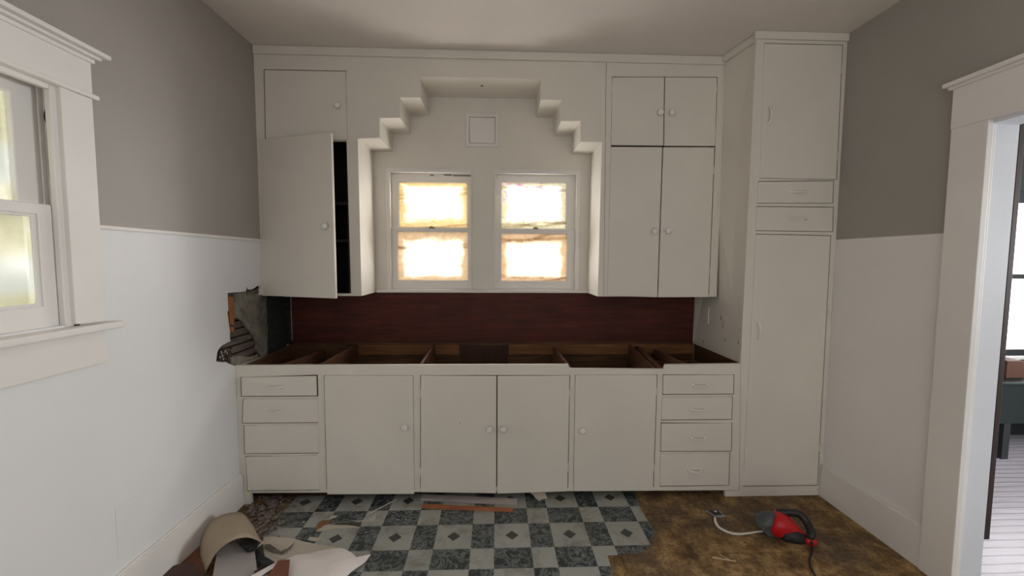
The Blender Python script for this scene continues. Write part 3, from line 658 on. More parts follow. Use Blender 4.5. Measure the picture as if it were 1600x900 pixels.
# insides
def rail(fx, fy, bx_, by, depth, th=.019, Y0=DB + .021, Y1=DW - .02, mat=BROWNY, name='divider'):
    a = onY(fx, fy, Y0); b = onY(bx_, by, Y1)
    b.z = min(b.z, ZT + .004)
    bm = prism([a, b, b - Vector((0, 0, depth)), a - Vector((0, 0, depth))], (th, 0, 0)); return obj(name, bm, mat, bc, bevel=.001)
rail(441, 569, 503, 546.5, .06, .028)
rail(498, 569, 553, 538.5, .7)
rail(656, 568, 677, 538, .7, .016)
rail(889, 575, 864, 541, .7, .018)
rail(1018, 573.5, 981, 538, .7, .02); rail(1027, 574, 991, 539, .10, .03)
rail(1066, 567.5, 1019, 544.5, .06, .022)
rail(381, 571.5, 453, 534, .74, .014, name='side_board')
obj('back_board', bx(XL + .002, XT - .002, DW - .02, DW - .001, .02, ZT - .001), BROWN, bc)
zc2 = ZT + .002
for x0, y0_, x1 in ((560, 540, 717.5), (795, 537, 1082)):
    a = onY(x0, 540, DW - .03).x; b = onY(x1, 540, DW - .03).x; obj('cleat', bx(a, b, DW - .04, DW - .0205, zc2 - .075, zc2 - .002), CLEAT, bc, bevel=.001)
a = onY(720, 540, DW - .03).x; b = onY(793, 540, DW - .03).x
obj('back_board', bx(a, b, DW - .026, DW - .0205, .2, ZT - .01), wood('dark_reddish_board', (.028, .009, .005), (.06, .022, .013), 'Z'), bc)
obj('bottom_board', bx(XL + .02, XT - .05, DB + .022, DW - .021, .055, .07), BROWN, bc)
obj('toe_board', bx(XL + .06, XT - .06, DB + .075, DB + .09, .0, .054), DKWOOD, bc)

# ---- backsplash board
a = onY(456, 500, DW - .02).x; b = onY(1084, 500, DW - .02).x
bs = tag(obj('backsplash_board', bx(a, b, DW - .02, DW - .001, ZT + .006, ZU - .002), REDBRD, bevel=.002), 'dark reddish brown bare wood backsplash board running below the two back windows', 'backsplash')
for x, y in ((735, 488), (778, 489)): obj('pipe_hole', lathe(bmesh.new(), onY(x, y, DW - .02), (0, -1, 0), [(0, .007), (.0008, .007), (.0008, .003)], 12), BLACK, bs)
tag(obj('corner_strip', bx(a - .007, a - .001, DW - .016, DW - .001, ZT + .03, ZU + .0), plain('dirty_pale_strip', (.33, .31, .28), .8, .4, 30)), 'thin pale upright strip at the left end of the reddish backsplash board', 'trim strip')
# dark mortar line under the board
tag(obj('ledger_strip', bx(a + .01, b - .002, DW - .03, DW - .0205, ZT + .001, ZT + .012), BROWN, bevel=.001), 'narrow dusty brown ledger along the foot of the reddish backsplash board', 'wood strip')

# ---- square vent cover over the windows
vq = rectY(728, 177, 779, 229.5, DW - .014)
vc = thing('vent_cover', ((vq[0] + vq[1]) / 2, DW, vq[2]), 'small square white cover panel on the alcove wall above the two windows', 'vent cover')
x0, x1, z0, z1 = vq; w_ = .022
obj('frame', plate(bmesh.new(), [[(x0, DW - .014, z0), (x1, DW - .014, z0), (x1, DW - .014, z1), (x0, DW - .014, z1)], [(x0 + w_, DW - .014, z0 + w_), (x1 - w_, DW - .014, z0 + w_), (x1 - w_, DW - .014, z1 - w_), (x0 + w_, DW - .014, z1 - w_)]], (0, .013, 0)), TRIMW, vc, bevel=.002)
g_ = w_ + .003
obj('panel', bx(x0 + g_, x1 - g_, DW - .011, DW - .001, z0 + g_, z1 - g_), TRIMW, vc, bevel=.002)

# ------------------------------------------------------------------ next room beyond the doorway
def planks():
    m, t, b = nt('worn_grey_plank_floor'); v = worldco(t)
    w = N(t, 'ShaderNodeTexWave'); w.bands_direction = 'Y'; w.inputs['Scale'].default_value = 6; w.inputs['Distortion'].default_value = .5; t.links.new(v, w.inputs[0])
    f = noise(t, worldco(t, (.5, 12, 1)), 5, 6, .7)
    c = ramp(t, f, [(.3, (.40, .37, .41)), (.7, (.62, .59, .65))]); c = mix(t, .8, c, ramp(t, w.outputs['Fac'], [(0, (.3, .26, .26)), (.12, (1, 1, 1))]), 'MULTIPLY')
    t.links.new(c, b.inputs['Base Color']); b.inputs['Roughness'].default_value = .35; bump(t, b, f, .2); return m
NX0, NX1, NY0, NY1 = XR + .127, 5.2, -.4, 3.1
DKW = paint('dark_teal_paint', (.028, .036, .036))
struct('floor', bx(XR + .06, NX1, NY0, NY1 + .1, -.06, 0), planks()).name = 'floor_next'
struct('ceiling', bx(NX0 + .01, NX1, NY0, NY1 + .1, ZC, ZC + .08), CEIL).name = 'ceiling_next'
bm = plate(bmesh.new(), [[(NX1, NY0, 0), (NX1, NY1 + .1, 0), (NX1, NY1 + .1, ZC), (NX1, NY0, ZC)], [(NX1, .1, .8), (NX1, 1.6, .8), (NX1, 1.6, 2.2), (NX1, .1, 2.2)]], (.1, 0, 0))
struct('wall_next_right', bm, DKW)
struct('wall_next_front', bx(NX0, NX1, NY0 - .1, NY0, 0, ZC), DKW)
nw = qY([(1573, 318), (1573, 545)], NY1); wx0, wz1, wz0 = nw[0].x, nw[0].z, nw[1].z; wx1 = wx0 + 1.15
bm = plate(bmesh.new(), [[(NX0, NY1, 0), (NX1, NY1, 0), (NX1, NY1, ZC), (NX0, NY1, ZC)], [(wx0, NY1, wz0), (wx1, NY1, wz0), (wx1, NY1, wz1), (wx0, NY1, wz1)]], (0, .1, 0))
struct('wall_next_back', bm, DKW)
n4 = structroot('window_4', (wx0 + .55, NY1, wz0))
BLKF = paint('black_window_paint', (.02, .022, .024))
obj('window_frame', plate(bmesh.new(), [[(wx0 - .07, NY1 - .02, wz0 - .05), (wx1 + .07, NY1 - .02, wz0 - .05), (wx1 + .07, NY1 - .02, wz1 + .09), (wx0 - .07, NY1 - .02, wz1 + .09)], [(wx0, NY1 - .02, wz0), (wx1, NY1 - .02, wz0), (wx1, NY1 - .02, wz1), (wx0, NY1 - .02, wz1)]], (0, .02, 0)), BLKF, n4, bevel=.003)
zm = onY(1573, 432, NY1).z
bm = bx(wx0, wx1, NY1 + .01, NY1 + .04, zm - .02, zm + .02); box(bm, wx0, wx0 + .02, NY1 + .01, NY1 + .04, wz0, wz1); box(bm, wx1 - .02, wx1, NY1 + .01, NY1 + .04, wz0, wz1)
box(bm, wx0 + .065, wx0 + .085, NY1 + .012, NY1 + .038, wz0, wz1); box(bm, wx0 + .56, wx0 + .6, NY1 + .012, NY1 + .038, wz0, wz1)
obj('sash', bm, BLKF, n4)
gm, gt, gb = nt('clear_glass'); gt.nodes.remove(gb); _tr = N(gt, 'ShaderNodeBsdfTransparent'); _gl = N(gt, 'ShaderNodeBsdfGlossy'); _gl.inputs['Roughness'].default_value = .02
_mx = N(gt, 'ShaderNodeMixShader'); _mx.inputs[0].default_value = .06; gt.links.new(_tr.outputs[0], _mx.inputs[1]); gt.links.new(_gl.outputs[0], _mx.inputs[2]); gt.links.new(_mx.outputs[0], gt.nodes['Material Output'].inputs[0])
obj('pane', bx(wx0 + .02, wx1 - .02, NY1 + .024, NY1 + .027, wz0, wz1), gm, n4)
obj('window_stool', bx(wx0 - .09, wx1 + .09, NY1 - .06, NY1 - .001, wz0 - .075, wz0 - .05), TRIMW, n4, bevel=.003)
# bench below that window, with a box and papers on it
bz = onY(1585, 597, NY1 - .4).z; bz2 = onY(1585, 662, NY1 - .4).z; bx0 = 2.9
bn = thing('bench', (3.8, NY1 - .2, 0), 'dark green panelled bench under the bright window of the next room', 'bench')
GREEN = paint('dark_green_paint', (.007, .015, .014))
obj('seat_board', bx(bx0 - .02, 4.9, NY1 - .42, NY1 - .001, bz - .02, bz), GREEN, bn, bevel=.003)
obj('front_panel', bx(bx0, 4.9, NY1 - .4, NY1 - .38, bz2, bz - .02), GREEN, bn, bevel=.002)
for x in (bx0 + .02, 3.6, 4.8): obj('leg', bx(x, x + .05, NY1 - .4, NY1 - .35, 0, bz2), BLKF, bn)
p0, p1 = onY(1561, 562, NY1 - .25), onY(1586, 590, NY1 - .25)
CARD = plain('brown_cardboard', (.12, .055, .035), .85, .1, 10)
bm = bx(p0.x, p0.x + .14, NY1 - .3, NY1 - .12, bz, p0.z)
cb = tag(obj('cardboard_box', bm, CARD, bevel=.002), 'plain brown cardboard box sitting on the dark green bench in the next room', 'box')
obj('flap', prism([Vector((p0.x + .01, NY1 - .29, p0.z)), Vector((p0.x + .13, NY1 - .29, p0.z)), Vector((p0.x + .13, NY1 - .13, p0.z + .004)), Vector((p0.x + .01, NY1 - .13, p0.z + .004))], (0, 0, .002)), CARD, cb)
p2 = onY(1588, 594, NY1 - .36)
PAPER = plain('white_paper', (.78, .77, .76), .8, .03, 4)
for k in range(3):
    a = .1 * k; u = Vector((math.cos(a), math.sin(a), 0)); v = Vector((-u.y, u.x, 0)); c1 = Vector((p0.x + .14 + .14, NY1 - .27, bz + .001 + k * .022))
    tag(obj('paper_stack', prism([c1 - u * .1 - v * .07, c1 + u * .1 - v * .07, c1 + u * .1 + v * .07, c1 - u * .1 + v * .07], (0, 0, .0205)), PAPER),
        ['bottom ream of white papers on the green bench in the next room', 'middle ream of white papers on the green bench in the next room', 'top ream of white papers on the green bench in the next room'][k], 'paper', 'papers on the green bench')

# ------------------------------------------------------------------ vinyl floor
def vinyl_mat():
    m, t, b = nt('marble_pattern_vinyl'); v = worldco(t)
    sp = N(t, 'ShaderNodeSeparateXYZ'); t.links.new(v, sp.inputs[0])
    PX, AX, PY, AY = .2945, .181, .3165, .183
    def cell(o, off, P, A):
        f = math_(t, 'MULTIPLY', math_(t, 'FRACT', math_(t, 'DIVIDE', math_(t, 'SUBTRACT', o, off), P)), P)
        return f, math_(t, 'LESS_THAN', f, A)
    fx, ax = cell(sp.outputs[0], -.0085, PX, AX); fy, ay = cell(sp.outputs[1], 1.900, PY, AY)
    darkm = math_(t, 'ABSOLUTE', math_(t, 'SUBTRACT', ax, ay))      # one wide, one narrow -> dark marble
    both = math_(t, 'MULTIPLY', ax, ay)
    man = math_(t, 'ADD', math_(t, 'ABSOLUTE', math_(t, 'SUBTRACT', fx, AX / 2)), math_(t, 'ABSOLUTE', math_(t, 'SUBTRACT', fy, AY / 2)))
    dia = math_(t, 'MULTIPLY', both, math_(t, 'LESS_THAN', man, .034))
    n1 = noise(t, v, 15, 9, .72, 1.3); n2 = noise(t, v, 12, 3); n3 = noise(t, v, 4, 5)
    vein = ramp(t, math_(t, 'ABSOLUTE', math_(t, 'SUBTRACT', n1, .5)), [(0, (.26, .28, .27)), (.02, (.11, .125, .125)), (.055, (.035, .045, .047)), (.2, (.018, .026, .028))])
    light = ramp(t, n3, [(.35, (.33, .34, .315)), (.65, (.40, .405, .375))])
    diac = ramp(t, n2, [(.3, (.04, .045, .042)), (.7, (.075, .08, .075))])
    c = mix(t, darkm, light, vein); c = mix(t, dia, c, diac)
    dirt = noise(t, v, 7, 7, .75, .4)
    c = mix(t, .8, c, ramp(t, dirt, [(.28, (.45, .38, .34)), (.5, (1, 1, 1))]), 'MULTIPLY')
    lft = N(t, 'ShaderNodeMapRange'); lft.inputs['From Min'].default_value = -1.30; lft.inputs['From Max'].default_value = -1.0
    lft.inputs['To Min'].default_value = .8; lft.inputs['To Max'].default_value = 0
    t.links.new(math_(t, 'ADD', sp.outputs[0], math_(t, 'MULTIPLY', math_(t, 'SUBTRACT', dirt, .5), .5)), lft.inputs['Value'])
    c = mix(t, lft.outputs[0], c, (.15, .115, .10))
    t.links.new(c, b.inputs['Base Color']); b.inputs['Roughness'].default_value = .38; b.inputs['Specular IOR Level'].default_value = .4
    bump(t, b, dirt, .1, .002); return m
vp = [(993, 773), (996, 783), (1000, 793), (1003, 800), (1011, 813), (1018, 823), (1025, 832.5), (1019, 842), (1017, 852), (1011, 858), (1004, 863), (985, 865.5), (966, 867.6), (949, 868.5), (952, 878), (954, 887), (957, 902), (965, 960)]
vp3 = [onZ(x, y) for x, y in vp]
vp3 += [onZ(330, 960), onZ(352, 900), onZ(392, 862), onZ(410, 842), onZ(414, 828), onZ(428, 815), onZ(436, 803), onZ(452, 790), onZ(462, 778)]
x_l, x_r = vp3[-1].x, vp3[0].x
vp3 += [Vector((x_l + .0, DB + .073, 0)), Vector((x_r, DB + .073, 0))]
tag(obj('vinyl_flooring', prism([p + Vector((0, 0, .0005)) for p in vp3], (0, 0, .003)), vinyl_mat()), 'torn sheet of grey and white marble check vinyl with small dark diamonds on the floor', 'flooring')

# ------------------------------------------------------------------ debris helpers
def sheet(name, px, zs, mat, th=.003, smooth=False):
    """thin rigid piece: outline given as picture points with a height above the floor for each corner"""
    pts = [onZ(x, y, z) for (x, y), z in zip(px, zs)]
    cx = sum(pts, Vector()) / len(pts)
    bm = bmesh.new(); top = [bm.verts.new(p + Vector((0, 0, th))) for p in pts]; bot = [bm.verts.new(p) for p in pts]; n = len(pts)
    tris = tessellate_polygon([[Vector((p.x, p.y, 0)) for p in pts]])
    for a in tris: bm.faces.new([top[i] for i in a]); bm.faces.new([bot[i] for i in reversed(a)])
    for i in range(n): bm.faces.new([top[i], top[(i + 1) % n], bot[(i + 1) % n], bot[i]])
    return obj(name, bm, mat)
CREAM = plain('cream_backing_sheet', (.52, .47, .39), .75, .07, 6, 30, .15)
TAN = plain('tan_cardboard_sheet', (.42, .335, .24), .85, .06, 5, 40, .15)
PINKW = plain('pinkish_white_sheet', (.86, .80, .785), .8, .05, 3, 20, .3)
GREYC = plain('grey_card', (.38, .35, .34), .8, .07, 4)
RED = plain('red_brown_board', (.20, .075, .045), .8, .2, 8, 30, .4)
DRED = plain('dark_red_brown_board', (.085, .045, .038), .85, .25, 8, 30, .4)

# curled tan sheet standing on edge
far = [onY(x, y, Y) for x, y, Y in [(316, 884, 1.86), (313, 860, 1.9), (315, 840, 1.94), (326, 819, 1.97), (344, 806, 2.0), (365, 801, 2.02), (380, 803, 2.03), (392, 817, 2.03), (402, 835, 2.0), (409, 849, 1.96)]]
near = [onY(x, y, Y) for x, y, Y in [(318, 912, 1.78), (321, 896, 1.78), (328, 880, 1.78), (336, 866, 1.79), (349, 853, 1.80), (366, 843, 1.81), (382, 839.5, 1.83), (393, 840.5, 1.85), (402, 844, 1.88), (410, 849, 1.92)]]
far = smoothpath(far, 4); near = smoothpath(near, 4)
bm = bmesh.new(); rows = []
K = 6
for a, b in zip(far, near): rows.append([bm.verts.new(a.lerp(b, k / K) + Vector((0, 0, .006 * math.sin(math.pi * k / K)))) for k in range(K + 1)])
for r, q_ in zip(rows, rows[1:]):
    for k in range(K): bm.faces.new([r[k], q_[k], q_[k + 1], r[k + 1]])
cs = obj('curled_sheet', bm, TAN, smooth=True); so = cs.modifiers.new('thickness', 'SOLIDIFY'); so.thickness = .003; so.offset = 0
tag(cs, 'tan flexible sheet curled into an arch on the rubbish heap at the bottom left', 'curled sheet')
# things of the heap
tag(sheet('brown_board', [(232, 905), (262, 888), (292, 881), (301, 880), (320, 902), (318, 925), (236, 925)], [.03] * 7, DRED, .006), 'dark red-brown board lying lowest at the bottom left against the baseboard', 'board scrap')
tag(sheet('brown_board', [(279, 879), (311, 852), (316, 842), (317, 870), (319, 905), (300, 890)], [.010, .008, .006, .008, .012, .014], RED, .004), 'red-brown triangular board scrap between the baseboard and the curled tan sheet', 'board scrap')
tag(sheet('grey_card', [(341, 846), (372, 840), (398, 862), (402, 895), (345, 925), (332, 905), (338, 870)], [.05, .05, .05, .04, .05, .05, .05], GREYC, .003), 'flat grey card lying under the arch of the curled tan sheet', 'card')
BL = nt('black_label'); 
def label_mat():
    m, t, b = nt('black_carton_with_pale_print'); v = texco(t)
    vo = N(t, 'ShaderNodeTexVoronoi'); vo.inputs['Scale'].default_value = 90; t.links.new(v, vo.inputs[0])
    k = math_(t, 'MULTIPLY', math_(t, 'LESS_THAN', vo.outputs['Distance'], .3), math_(t, 'GREATER_THAN', noise(t, v, 14, 2), .55))
    t.links.new(mix(t, k, (.022, .024, .03), (.3, .3, .28)), b.inputs['Base Color']); b.inputs['Roughness'].default_value = .4; return m
tag(sheet('black_carton', [(366, 843.5), (380, 839.5), (395, 842), (407, 849), (399, 861), (386, 864)], [.056, .056, .06, .065, .06, .06], label_mat(), .004), 'small black printed carton flap under the right end of the curled tan sheet', 'carton')
tag(sheet('black_strip', [(397, 863), (403, 858), (413, 870), (424, 876), (430, 880), (412, 886), (404, 878)], [.035, .035, .03, .02, .02, .025, .03], BLACK, .004), 'bent black plastic strip lying between the long wooden strip and the cream sheets', 'plastic strip')
def bar(name, a, b, w, h, mat, twist=0):
    a, b = Vector(a), Vector(b); t = (b - a).normalized(); s_ = t.cross(Vector((0, 0, 1))).normalized(); u_ = s_.cross(t)
    bm = bmesh.new(); loft(bm, [[p - s_ * w / 2 - u_ * h / 2, p + s_ * w / 2 - u_ * h / 2, p + s_ * w / 2 + u_ * h / 2, p - s_ * w / 2 + u_ * h / 2] for p in (a, a.lerp(b, .33), a.lerp(b, .66), b)])
    return obj(name, bm, mat, bevel=.0008)
PALEW = wood('pale_strip_wood', (.5, .36, .26), (.72, .58, .47), 'Y')
tag(bar('wooden_strip', onY(410, 847, 1.92), onY(338, 905, 1.70), .012, .007, PALEW), 'long pale wooden strip slanting across the mouth of the curled tan sheet', 'wooden strip')
tag(bar('pale_strip', onZ(436, 880, .045), onZ(385, 908, .055), .03, .005, PINKW), 'short pinkish white strip in front of the black plastic strip at the bottom edge', 'strip')
tag(sheet('brown_board', [(434, 878), (453, 876), (450, 905), (450, 925), (395, 925), (425, 893)], [.05, .05, .04, .04, .04, .05], RED, .006), 'red-brown board scrap tucked under the left end of the large pinkish sheet', 'board scrap')
tag(sheet('black_strip', [(398, 893), (420, 886), (434, 884), (430, 892), (410, 900), (395, 905)], [.045, .04, .04, .045, .045, .045], DRED, .004), 'dark brown splinter beneath the short pinkish strip at the bottom edge', 'splinter')
tag(sheet('cream_sheet', [(412.5, 840), (428, 839), (445, 840.5), (460, 842.5), (473, 846.5), (494, 851), (520, 855), (541, 858), (520, 866), (470, 877), (440, 874), (414, 866), (410, 850)], [.012, .014, .016, .014, .012, .008, .006, .006, .01, .014, .016, .012, .012], CREAM, .003), 'cream vinyl backing sheet lying between the tile floor and the large pinkish sheet, on top', 'vinyl scrap')
tag(sheet('cream_sheet', [(412, 860), (440, 866), (465, 871), (490, 874), (480, 888), (445, 884), (415, 880)], [.012, .012, .012, .01, .01, .012, .012], CREAM, .003), 'cream vinyl backing sheet just below the long cream one, in front of it', 'vinyl scrap')
tag(sheet('cream_sheet', [(414, 851), (421, 850), (433, 858), (438, 862), (450, 857), (461, 847), (455, 856), (441, 866), (425, 862), (414, 856)], [.021, .021, .023, .022, .022, .02, .021, .022, .022, .02], plain('torn_dark_backing', (.12, .105, .09), .85, .3, 20), .001), 'dark torn crease piece lying on the long cream vinyl sheet', 'vinyl scrap')
# large pinkish white sheet with soft folds
wp = [(440, 925), (444, 890), (443, 877), (451, 872), (461, 867), (472, 865), (484, 864), (496, 860.5), (507, 859), (521, 857.5), (534, 857.5), (544, 861), (552, 866), (559.6, 872.5), (569, 869), (579, 865), (573, 874), (566, 881), (556, 888), (549, 894), (542, 901), (530, 925)]
outline = [onZ(x, y, .02) for x, y in wp]
cx_, cy_ = onZ(505, 893, .02).x, onZ(505, 893, .02).y
bm = bmesh.new(); cen = Vector((cx_, cy_, .02)); rings_ = []
for f_ in (1, .8, .6, .4, .2):
    row = []
    for p in outline:
        q_ = cen.lerp(p, f_); z = .02 + .018 * (1 - f_ * f_) + (1 - f_ * .6) * (.006 * math.sin(q_.x * 21 + q_.y * 9) + .003 * math.sin(q_.y * 33 - q_.x * 12))
        row.append(bm.verts.new((q_.x, q_.y, z)))
    rings_.append(row)
n = len(outline)
for a, b in zip(rings_, rings_[1:]):
    for i in range(n): bm.faces.new([a[i], a[(i + 1) % n], b[(i + 1) % n], b[i]])
c_ = bm.verts.new((cx_, cy_, .038 + .006 * math.sin(cx_ * 21 + cy_ * 9) + .003 * math.sin(cy_ * 33 - cx_ * 12)))
for i in range(n): bm.faces.new([rings_[-1][i], rings_[-1][(i + 1) % n], c_])
o = obj('torn_sheet', bm, PINKW); so = o.modifiers.new('thickness', 'SOLIDIFY'); so.thickness = .003
tag(o, 'large torn pinkish white sheet with a pointed corner lying over the tiles at the bottom', 'torn sheet')
# small scraps on the tiles
E_ = .0036
def scrap(px, mat, label, cat, name='vinyl_scrap', z=E_, th=.002, group=None, lift=None):
    return tag(sheet(name, px, lift or [z] * len(px), mat, th), label, cat, group)
scrap([(492, 829), (497, 817), (504, 813.5), (516, 813.5), (518, 815), (503, 824), (495, 829.5)], plain('brown_card_scrap', (.26, .13, .06), .85, .15, 12), 'small brown card scrap on the tiles beside a cream chip', 'card scrap', 'card_scrap')
scrap([(514, 812), (516, 808), (521, 805), (527, 806), (525, 808.5), (518, 811)], CREAM, 'small cream chip touching the tip of the brown card scrap', 'vinyl scrap', lift=[.012] * 6)
scrap([(493, 830), (500, 826), (508, 821), (520, 818), (535, 819), (550, 821), (563, 824.5), (540, 825), (522, 825.5), (507, 829), (499, 830.5)], CREAM, 'long curved cream vinyl shard on the tiles below the brown card scrap', 'vinyl scrap')
scrap([(547, 813.5), (560, 814), (575, 813), (588, 804), (586, 812), (583, 816), (578, 814), (560, 815.5)], CREAM, 'thin forked cream shard on the tiles right of the long curved one', 'vinyl scrap')
scrap([(480, 844), (485, 839), (493, 840), (503, 841), (498, 844.5), (492, 846), (486, 845)], CREAM, 'stubby cream shard beside the long cream sheet on the tiles', 'vinyl scrap')
scrap([(515, 819.5), (530, 818), (550, 817.2), (565, 819), (562, 822.5), (545, 820.3)], plain('dark_back_shard', (.07, .055, .05), .85, .3, 20), 'dark shard bordering the long curved cream shard', 'vinyl scrap', lift=[.0066] * 6)
tag(bar('wood_splinter', onZ(574, 804, .008), onZ(620, 780, .014), .005, .004, plain('pale_splinter_wood', (.55, .48, .42), .8, .1, 10)), 'thin pale splinter leaning across the tiles below the left-hand cabinet door', 'splinter')
tag(bar('wood_splinter', onZ(401, 829, .012), onZ(421, 812, .014), .005, .004, plain('tan_splinter_wood', (.30, .24, .18), .8, .1, 10)), 'thin tan splinter in the rubble near the left baseboard', 'splinter')
# rubble on the left, countless bits
bm = bmesh.new()
for k in range(480):
    x = random.triangular(384, 478, 400); y = random.uniform(776, 846)
    if x > 462 - (y - 776) * .75 + random.uniform(-14, 14) or x < 384 - (y - 776) * 1.0 + 10: continue
    p = onZ(x, y, .004); r = random.uniform(.002, .010) * (1.6 if random.random() < .1 else 1)
    mt = Matrix.Translation(p + Vector((0, 0, r * .5))) @ Matrix.Rotation(random.random() * 6, 4, 'Z') @ Matrix.Rotation(random.uniform(-.3, .3), 4, 'X') @ Matrix.Diagonal((random.uniform(.8, 2.6), random.uniform(.6, 1.4), random.uniform(.12, .3), 1))
    bmesh.ops.create_icosphere(bm, subdivisions=1, radius=r, matrix=mt)
tag(obj('plaster_rubble', bm, plain('dusty_rubble', (.19, .155, .14), .95, .6, 45, 80, .6)), 'brown plaster dust and crumbs strewn on the floor by the left end of the base cabinet', 'rubble', kind='stuff')
bm = bmesh.new()
for k in range(60):
    x, y = random.uniform(430, 640), random.uniform(776, 850); p = onZ(x, y, .004); r = random.uniform(.0012, .0035)
    bmesh.ops.create_icosphere(bm, subdivisions=1, radius=r, matrix=Matrix.Translation(p + Vector((0, 0, r * .4))) @ Matrix.Rotation(random.random() * 6, 4, 'Z') @ Matrix.Diagonal((random.uniform(.8, 3), 1, .4, 1)))
tag(obj('plaster_specks', bm, plain('pale_specks', (.55, .52, .48), .9, .2, 40)), 'pale plaster specks sprinkled on the marble check vinyl', 'rubble', kind='stuff')

# strips under the doors
tag(bar('moulding_strip', onZ(659, 777, .012), onZ(808, 784.5, .010), .05, .014, plain('dusty_white_strip', (.40, .35, .34), .8, .2, 18, 30, .3, (.3, 1, 1))), 'dusty whitish wood strip lying along the base cabinet behind an orange strip', 'wood strip')
tag(bar('moulding_strip', onZ(660, 791, .010), onZ(801, 797, .010), .018, .018, ORANGEX), 'bare orange wood strip lying in front of the whitish strip below the doors', 'wood strip')
sc_ = sheet('paper_scrap', [(829, 771), (835, 769), (852, 770), (855, 779), (848, 780), (842, 783), (836, 778), (833, 773)], [.03, .03, .028, .01, .008, .004, .01, .02], CREAM, .002)
tag(sc_, 'small crumpled cream scrap on the tiles under the middle right door', 'paper scrap')

# ------------------------------------------------------------------ belt sander with cord, small device with cable
sd = thing('power_sander', onZ(1228, 840), 'red and black corded power sander lying on the brown floor at the right', 'power tool')
GREYP = plain('grey_tool_casting', (.085, .095, .10), .45, .25, 12, 40, .2)
REDP = plain('red_tool_plastic', (.55, .012, .018), .33, .12, 6)
f1 = onZ(1192, 822); f2 = onZ(1208, 840); ax = (f2 - f1); ax.z = 0; L = ax.length; ax.normalize(); nx = Vector((-ax.y, ax.x, 0))
if nx.x < 0: nx = -nx     # points towards the motor (right)
Z = Vector((0, 0, 1))
bm = bmesh.new()
lean = nx * .0
secs = []
for i in range(9):       # rounded platen housing, standing on its long edge
    a = i / 8; c_ = f1 + ax * (L * a); hh = .105 * (1 - .35 * (2 * a - 1) ** 4); w_ = .028
    secs.append([c_ - nx * w_ * .8 + Z * .002, c_ + nx * w_ + Z * .002, c_ + nx * (w_ + .006) + Z * hh * .5, c_ + nx * w_ + Z * hh * .96, c_ - nx * .002 + Z * hh, c_ - nx * (w_ + .012) + Z * hh * .8, c_ - nx * (w_ + .014) + Z * hh * .3])
loft(bm, secs); obj('belt_housing', bm, GREYP, sd, bevel=.004)
bm = bmesh.new(); c_ = f1.lerp(f2, .5) - nx * .041 + Z * .05
loft(bm, [[c_ + ax * a * L * .42 + Z * b for a, b in ((-1, -.03), (1, -.03), (1, .028), (-1, .028))], [c_ - nx * .004 + ax * a * L * .40 + Z * b for a, b in ((-1, -.027), (1, -.027), (1, .025), (-1, .025))]])
obj('sanding_belt', bm, plain('grey_abrasive', (.13, .145, .15), .9, .3, 60), sd)
m0 = f1.lerp(f2, .45) + nx * .02 + Z * .062; m1 = onY(1259, 841, f2.y - .03)
t_ = (m1 - m0).normalized(); u_ = t_.cross(Z).normalized(); v_ = u_.cross(t_); LL = (m1 - m0).length
bm = bmesh.new()
loft(bm, [ring(m0 + t_ * LL * a, u_, v_, ru, rv, 22, .8) for a, ru, rv in ((0, .060, .052), (.08, .070, .060), (.3, .066, .060), (.5, .052, .050), (.68, .038, .038), (.84, .027, .026), (.95, .021, .020))])
obj('motor_body', bm, REDP, sd, smooth=True)
bm = bmesh.new(); c_ = m0 + t_ * LL * .3 + v_ * .054
loft(bm, [ring(c_ - t_ * .03, u_, v_, .003, .002, 8), ring(c_ + v_ * -.002, u_, v_, .006, .003, 8), ring(c_ + t_ * .045 - v_ * .012, u_, v_, .003, .002, 8)])
obj('body_highlight', bm, plain('pale_red_highlight_strip', (.75, .25, .2), .4, .1, 10), sd, smooth=True)  # pale strip painted in as a highlight along the red body
hp_ = [m0 + t_ * .02 + Z * .045 + u_ * -.01, onY(1238, 801, m0.y - .02), onY(1250, 804, m0.y - .03), onY(1259, 814, m0.y - .05), onY(1266, 827, m0.y - .08), onY(1267, 838, m0.y - .10), m1 + Z * .004]
bm = tube(bmesh.new(), smoothpath(hp_, 5), .016, 12, 1.2); obj('rear_handle', bm, BLACK, sd, smooth=True)
g0 = onY(1229, 836, f2.y - .01); bm = bmesh.new()
loft(bm, [ring(g0 + Vector((0, 0, z - .02)), Vector((1, 0, 0)), Vector((0, 1, 0)), r, r, 16) for z, r in ((-.014, .016), (-.002, .028), (.014, .036), (.03, .032), (.042, .016))])
obj('front_grip', bm, BLACK, sd, smooth=True)
bm = bmesh.new(); g1 = m0 + t_ * LL * .55 - Z * .012 - u_ * -.0
loft(bm, [ring(g1 + t_ * a, u_, v_, ru, rv, 16) for a, ru, rv in ((-.045, .04, .03), (-.03, .062, .04), (.015, .062, .044), (.05, .045, .034), (.07, .025, .02))])
obj('vent_housing', bm, plain('dark_tool_plastic', (.022, .02, .02), .5, .3, 30), sd, smooth=True)
bm = bmesh.new(); bmesh.ops.create_uvsphere(bm, u_segments=18, v_segments=12, radius=.027, matrix=Matrix.Translation(m1 + t_ * .012 + Vector((0, -.012, .002))) @ Matrix.Diagonal((1.1, 1, .9, 1)))
obj('end_cap', bm, REDP, sd, smooth=True)
cp = [m1 + t_ * .015, onZ(1268, 848, .02), onZ(1270, 858, .006), onZ(1267, 868, .006), onZ(1265, 876, .006), onZ(1268, 888, .006), onZ(1274, 900, .006), onZ(1279, 915, .006), onZ(1278, 940, .006)]
obj('power_cord', tube(bmesh.new(), smoothpath(cp, 6), [.008] * 8 + [.0042] * 41, 8), BLACK, sd, smooth=True)

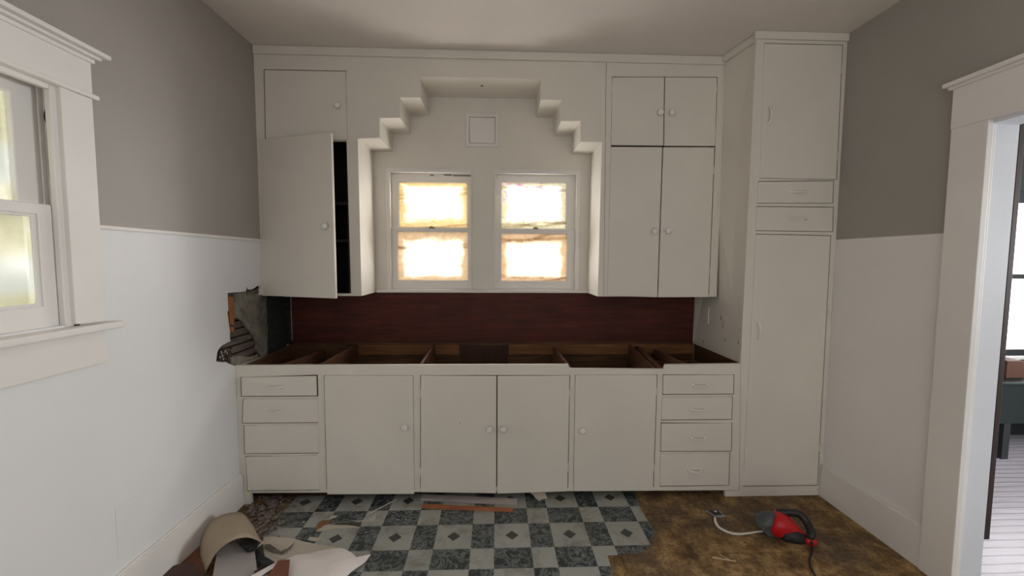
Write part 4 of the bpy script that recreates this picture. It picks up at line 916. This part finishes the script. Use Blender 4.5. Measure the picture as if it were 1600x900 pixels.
ph = thing('small_device', onZ(1117, 803), 'small flat black device with a pale rim on the brown floor', 'device')
dq = [onZ(x, y, .001) for x, y in [(1103.5, 798.5), (1124, 799), (1133, 808), (1118, 808.3)]]
obj('rim', prism(dq, (0, 0, .006)), plain('pale_blue_grey_rim', (.30, .33, .36), .4, .1, 20), ph, bevel=.001)
dc = sum(dq, Vector()) / 4
obj('screen', prism([dc + (p - dc) * .86 + Vector((-.004, .004, .0062)) for p in dq], (0, 0, .001)), plain('black_screen', (.006, .007, .012), .2, .1, 20), ph)
bm = bmesh.new(); pc = onZ(1118, 799, .012); bmesh.ops.create_icosphere(bm, subdivisions=2, radius=.008, matrix=Matrix.Translation(pc) @ Matrix.Diagonal((1, .7, .7, 1)))
tag(obj('plaster_chip', bm, PALE), 'tiny pale chip lying on the far edge of the small black device', 'chip')
wc = [onZ(x, y, .006) for x, y in [(1117, 809), (1118, 816), (1122, 823), (1131, 829), (1143, 833.5), (1157, 834.8), (1172, 833.3), (1186, 831), (1200, 830.8)]]
pw = smoothpath(wc, 5); bm = bmesh.new(); secs = []
for i, p in enumerate(pw):
    t = (pw[min(i + 1, len(pw) - 1)] - pw[max(i - 1, 0)]).normalized(); s_ = t.cross(Z).normalized(); w_ = .0045 + .004 * math.sin(math.pi * min(1, i / len(pw) * 1.3)) ; w_ = max(.003, w_)
    secs.append([p - s_ * w_, p + s_ * w_, p + s_ * w_ + Z * .003, p - s_ * w_ + Z * .003])
loft(bm, secs)
tag(obj('white_strip', bm, plain('white_strip_plastic', (.78, .74, .68), .6, .05, 10)), 'thin white strip curving over the brown floor from the small device to the sander', 'strip')
SPL = plain('straw_splinter', (.55, .42, .26), .8, .15, 12)
tag(bar('wood_splinter', onZ(1113, 871, .003), onZ(1150, 877, .004), .009, .003, SPL), 'flat straw coloured splinter lying nearest on the brown floor left of the cord', 'splinter')
tag(bar('wood_splinter', onZ(1124, 866, .003), onZ(1140, 875, .004), .005, .003, SPL), 'slim straw coloured splinter touching the flat one on the brown floor', 'splinter')
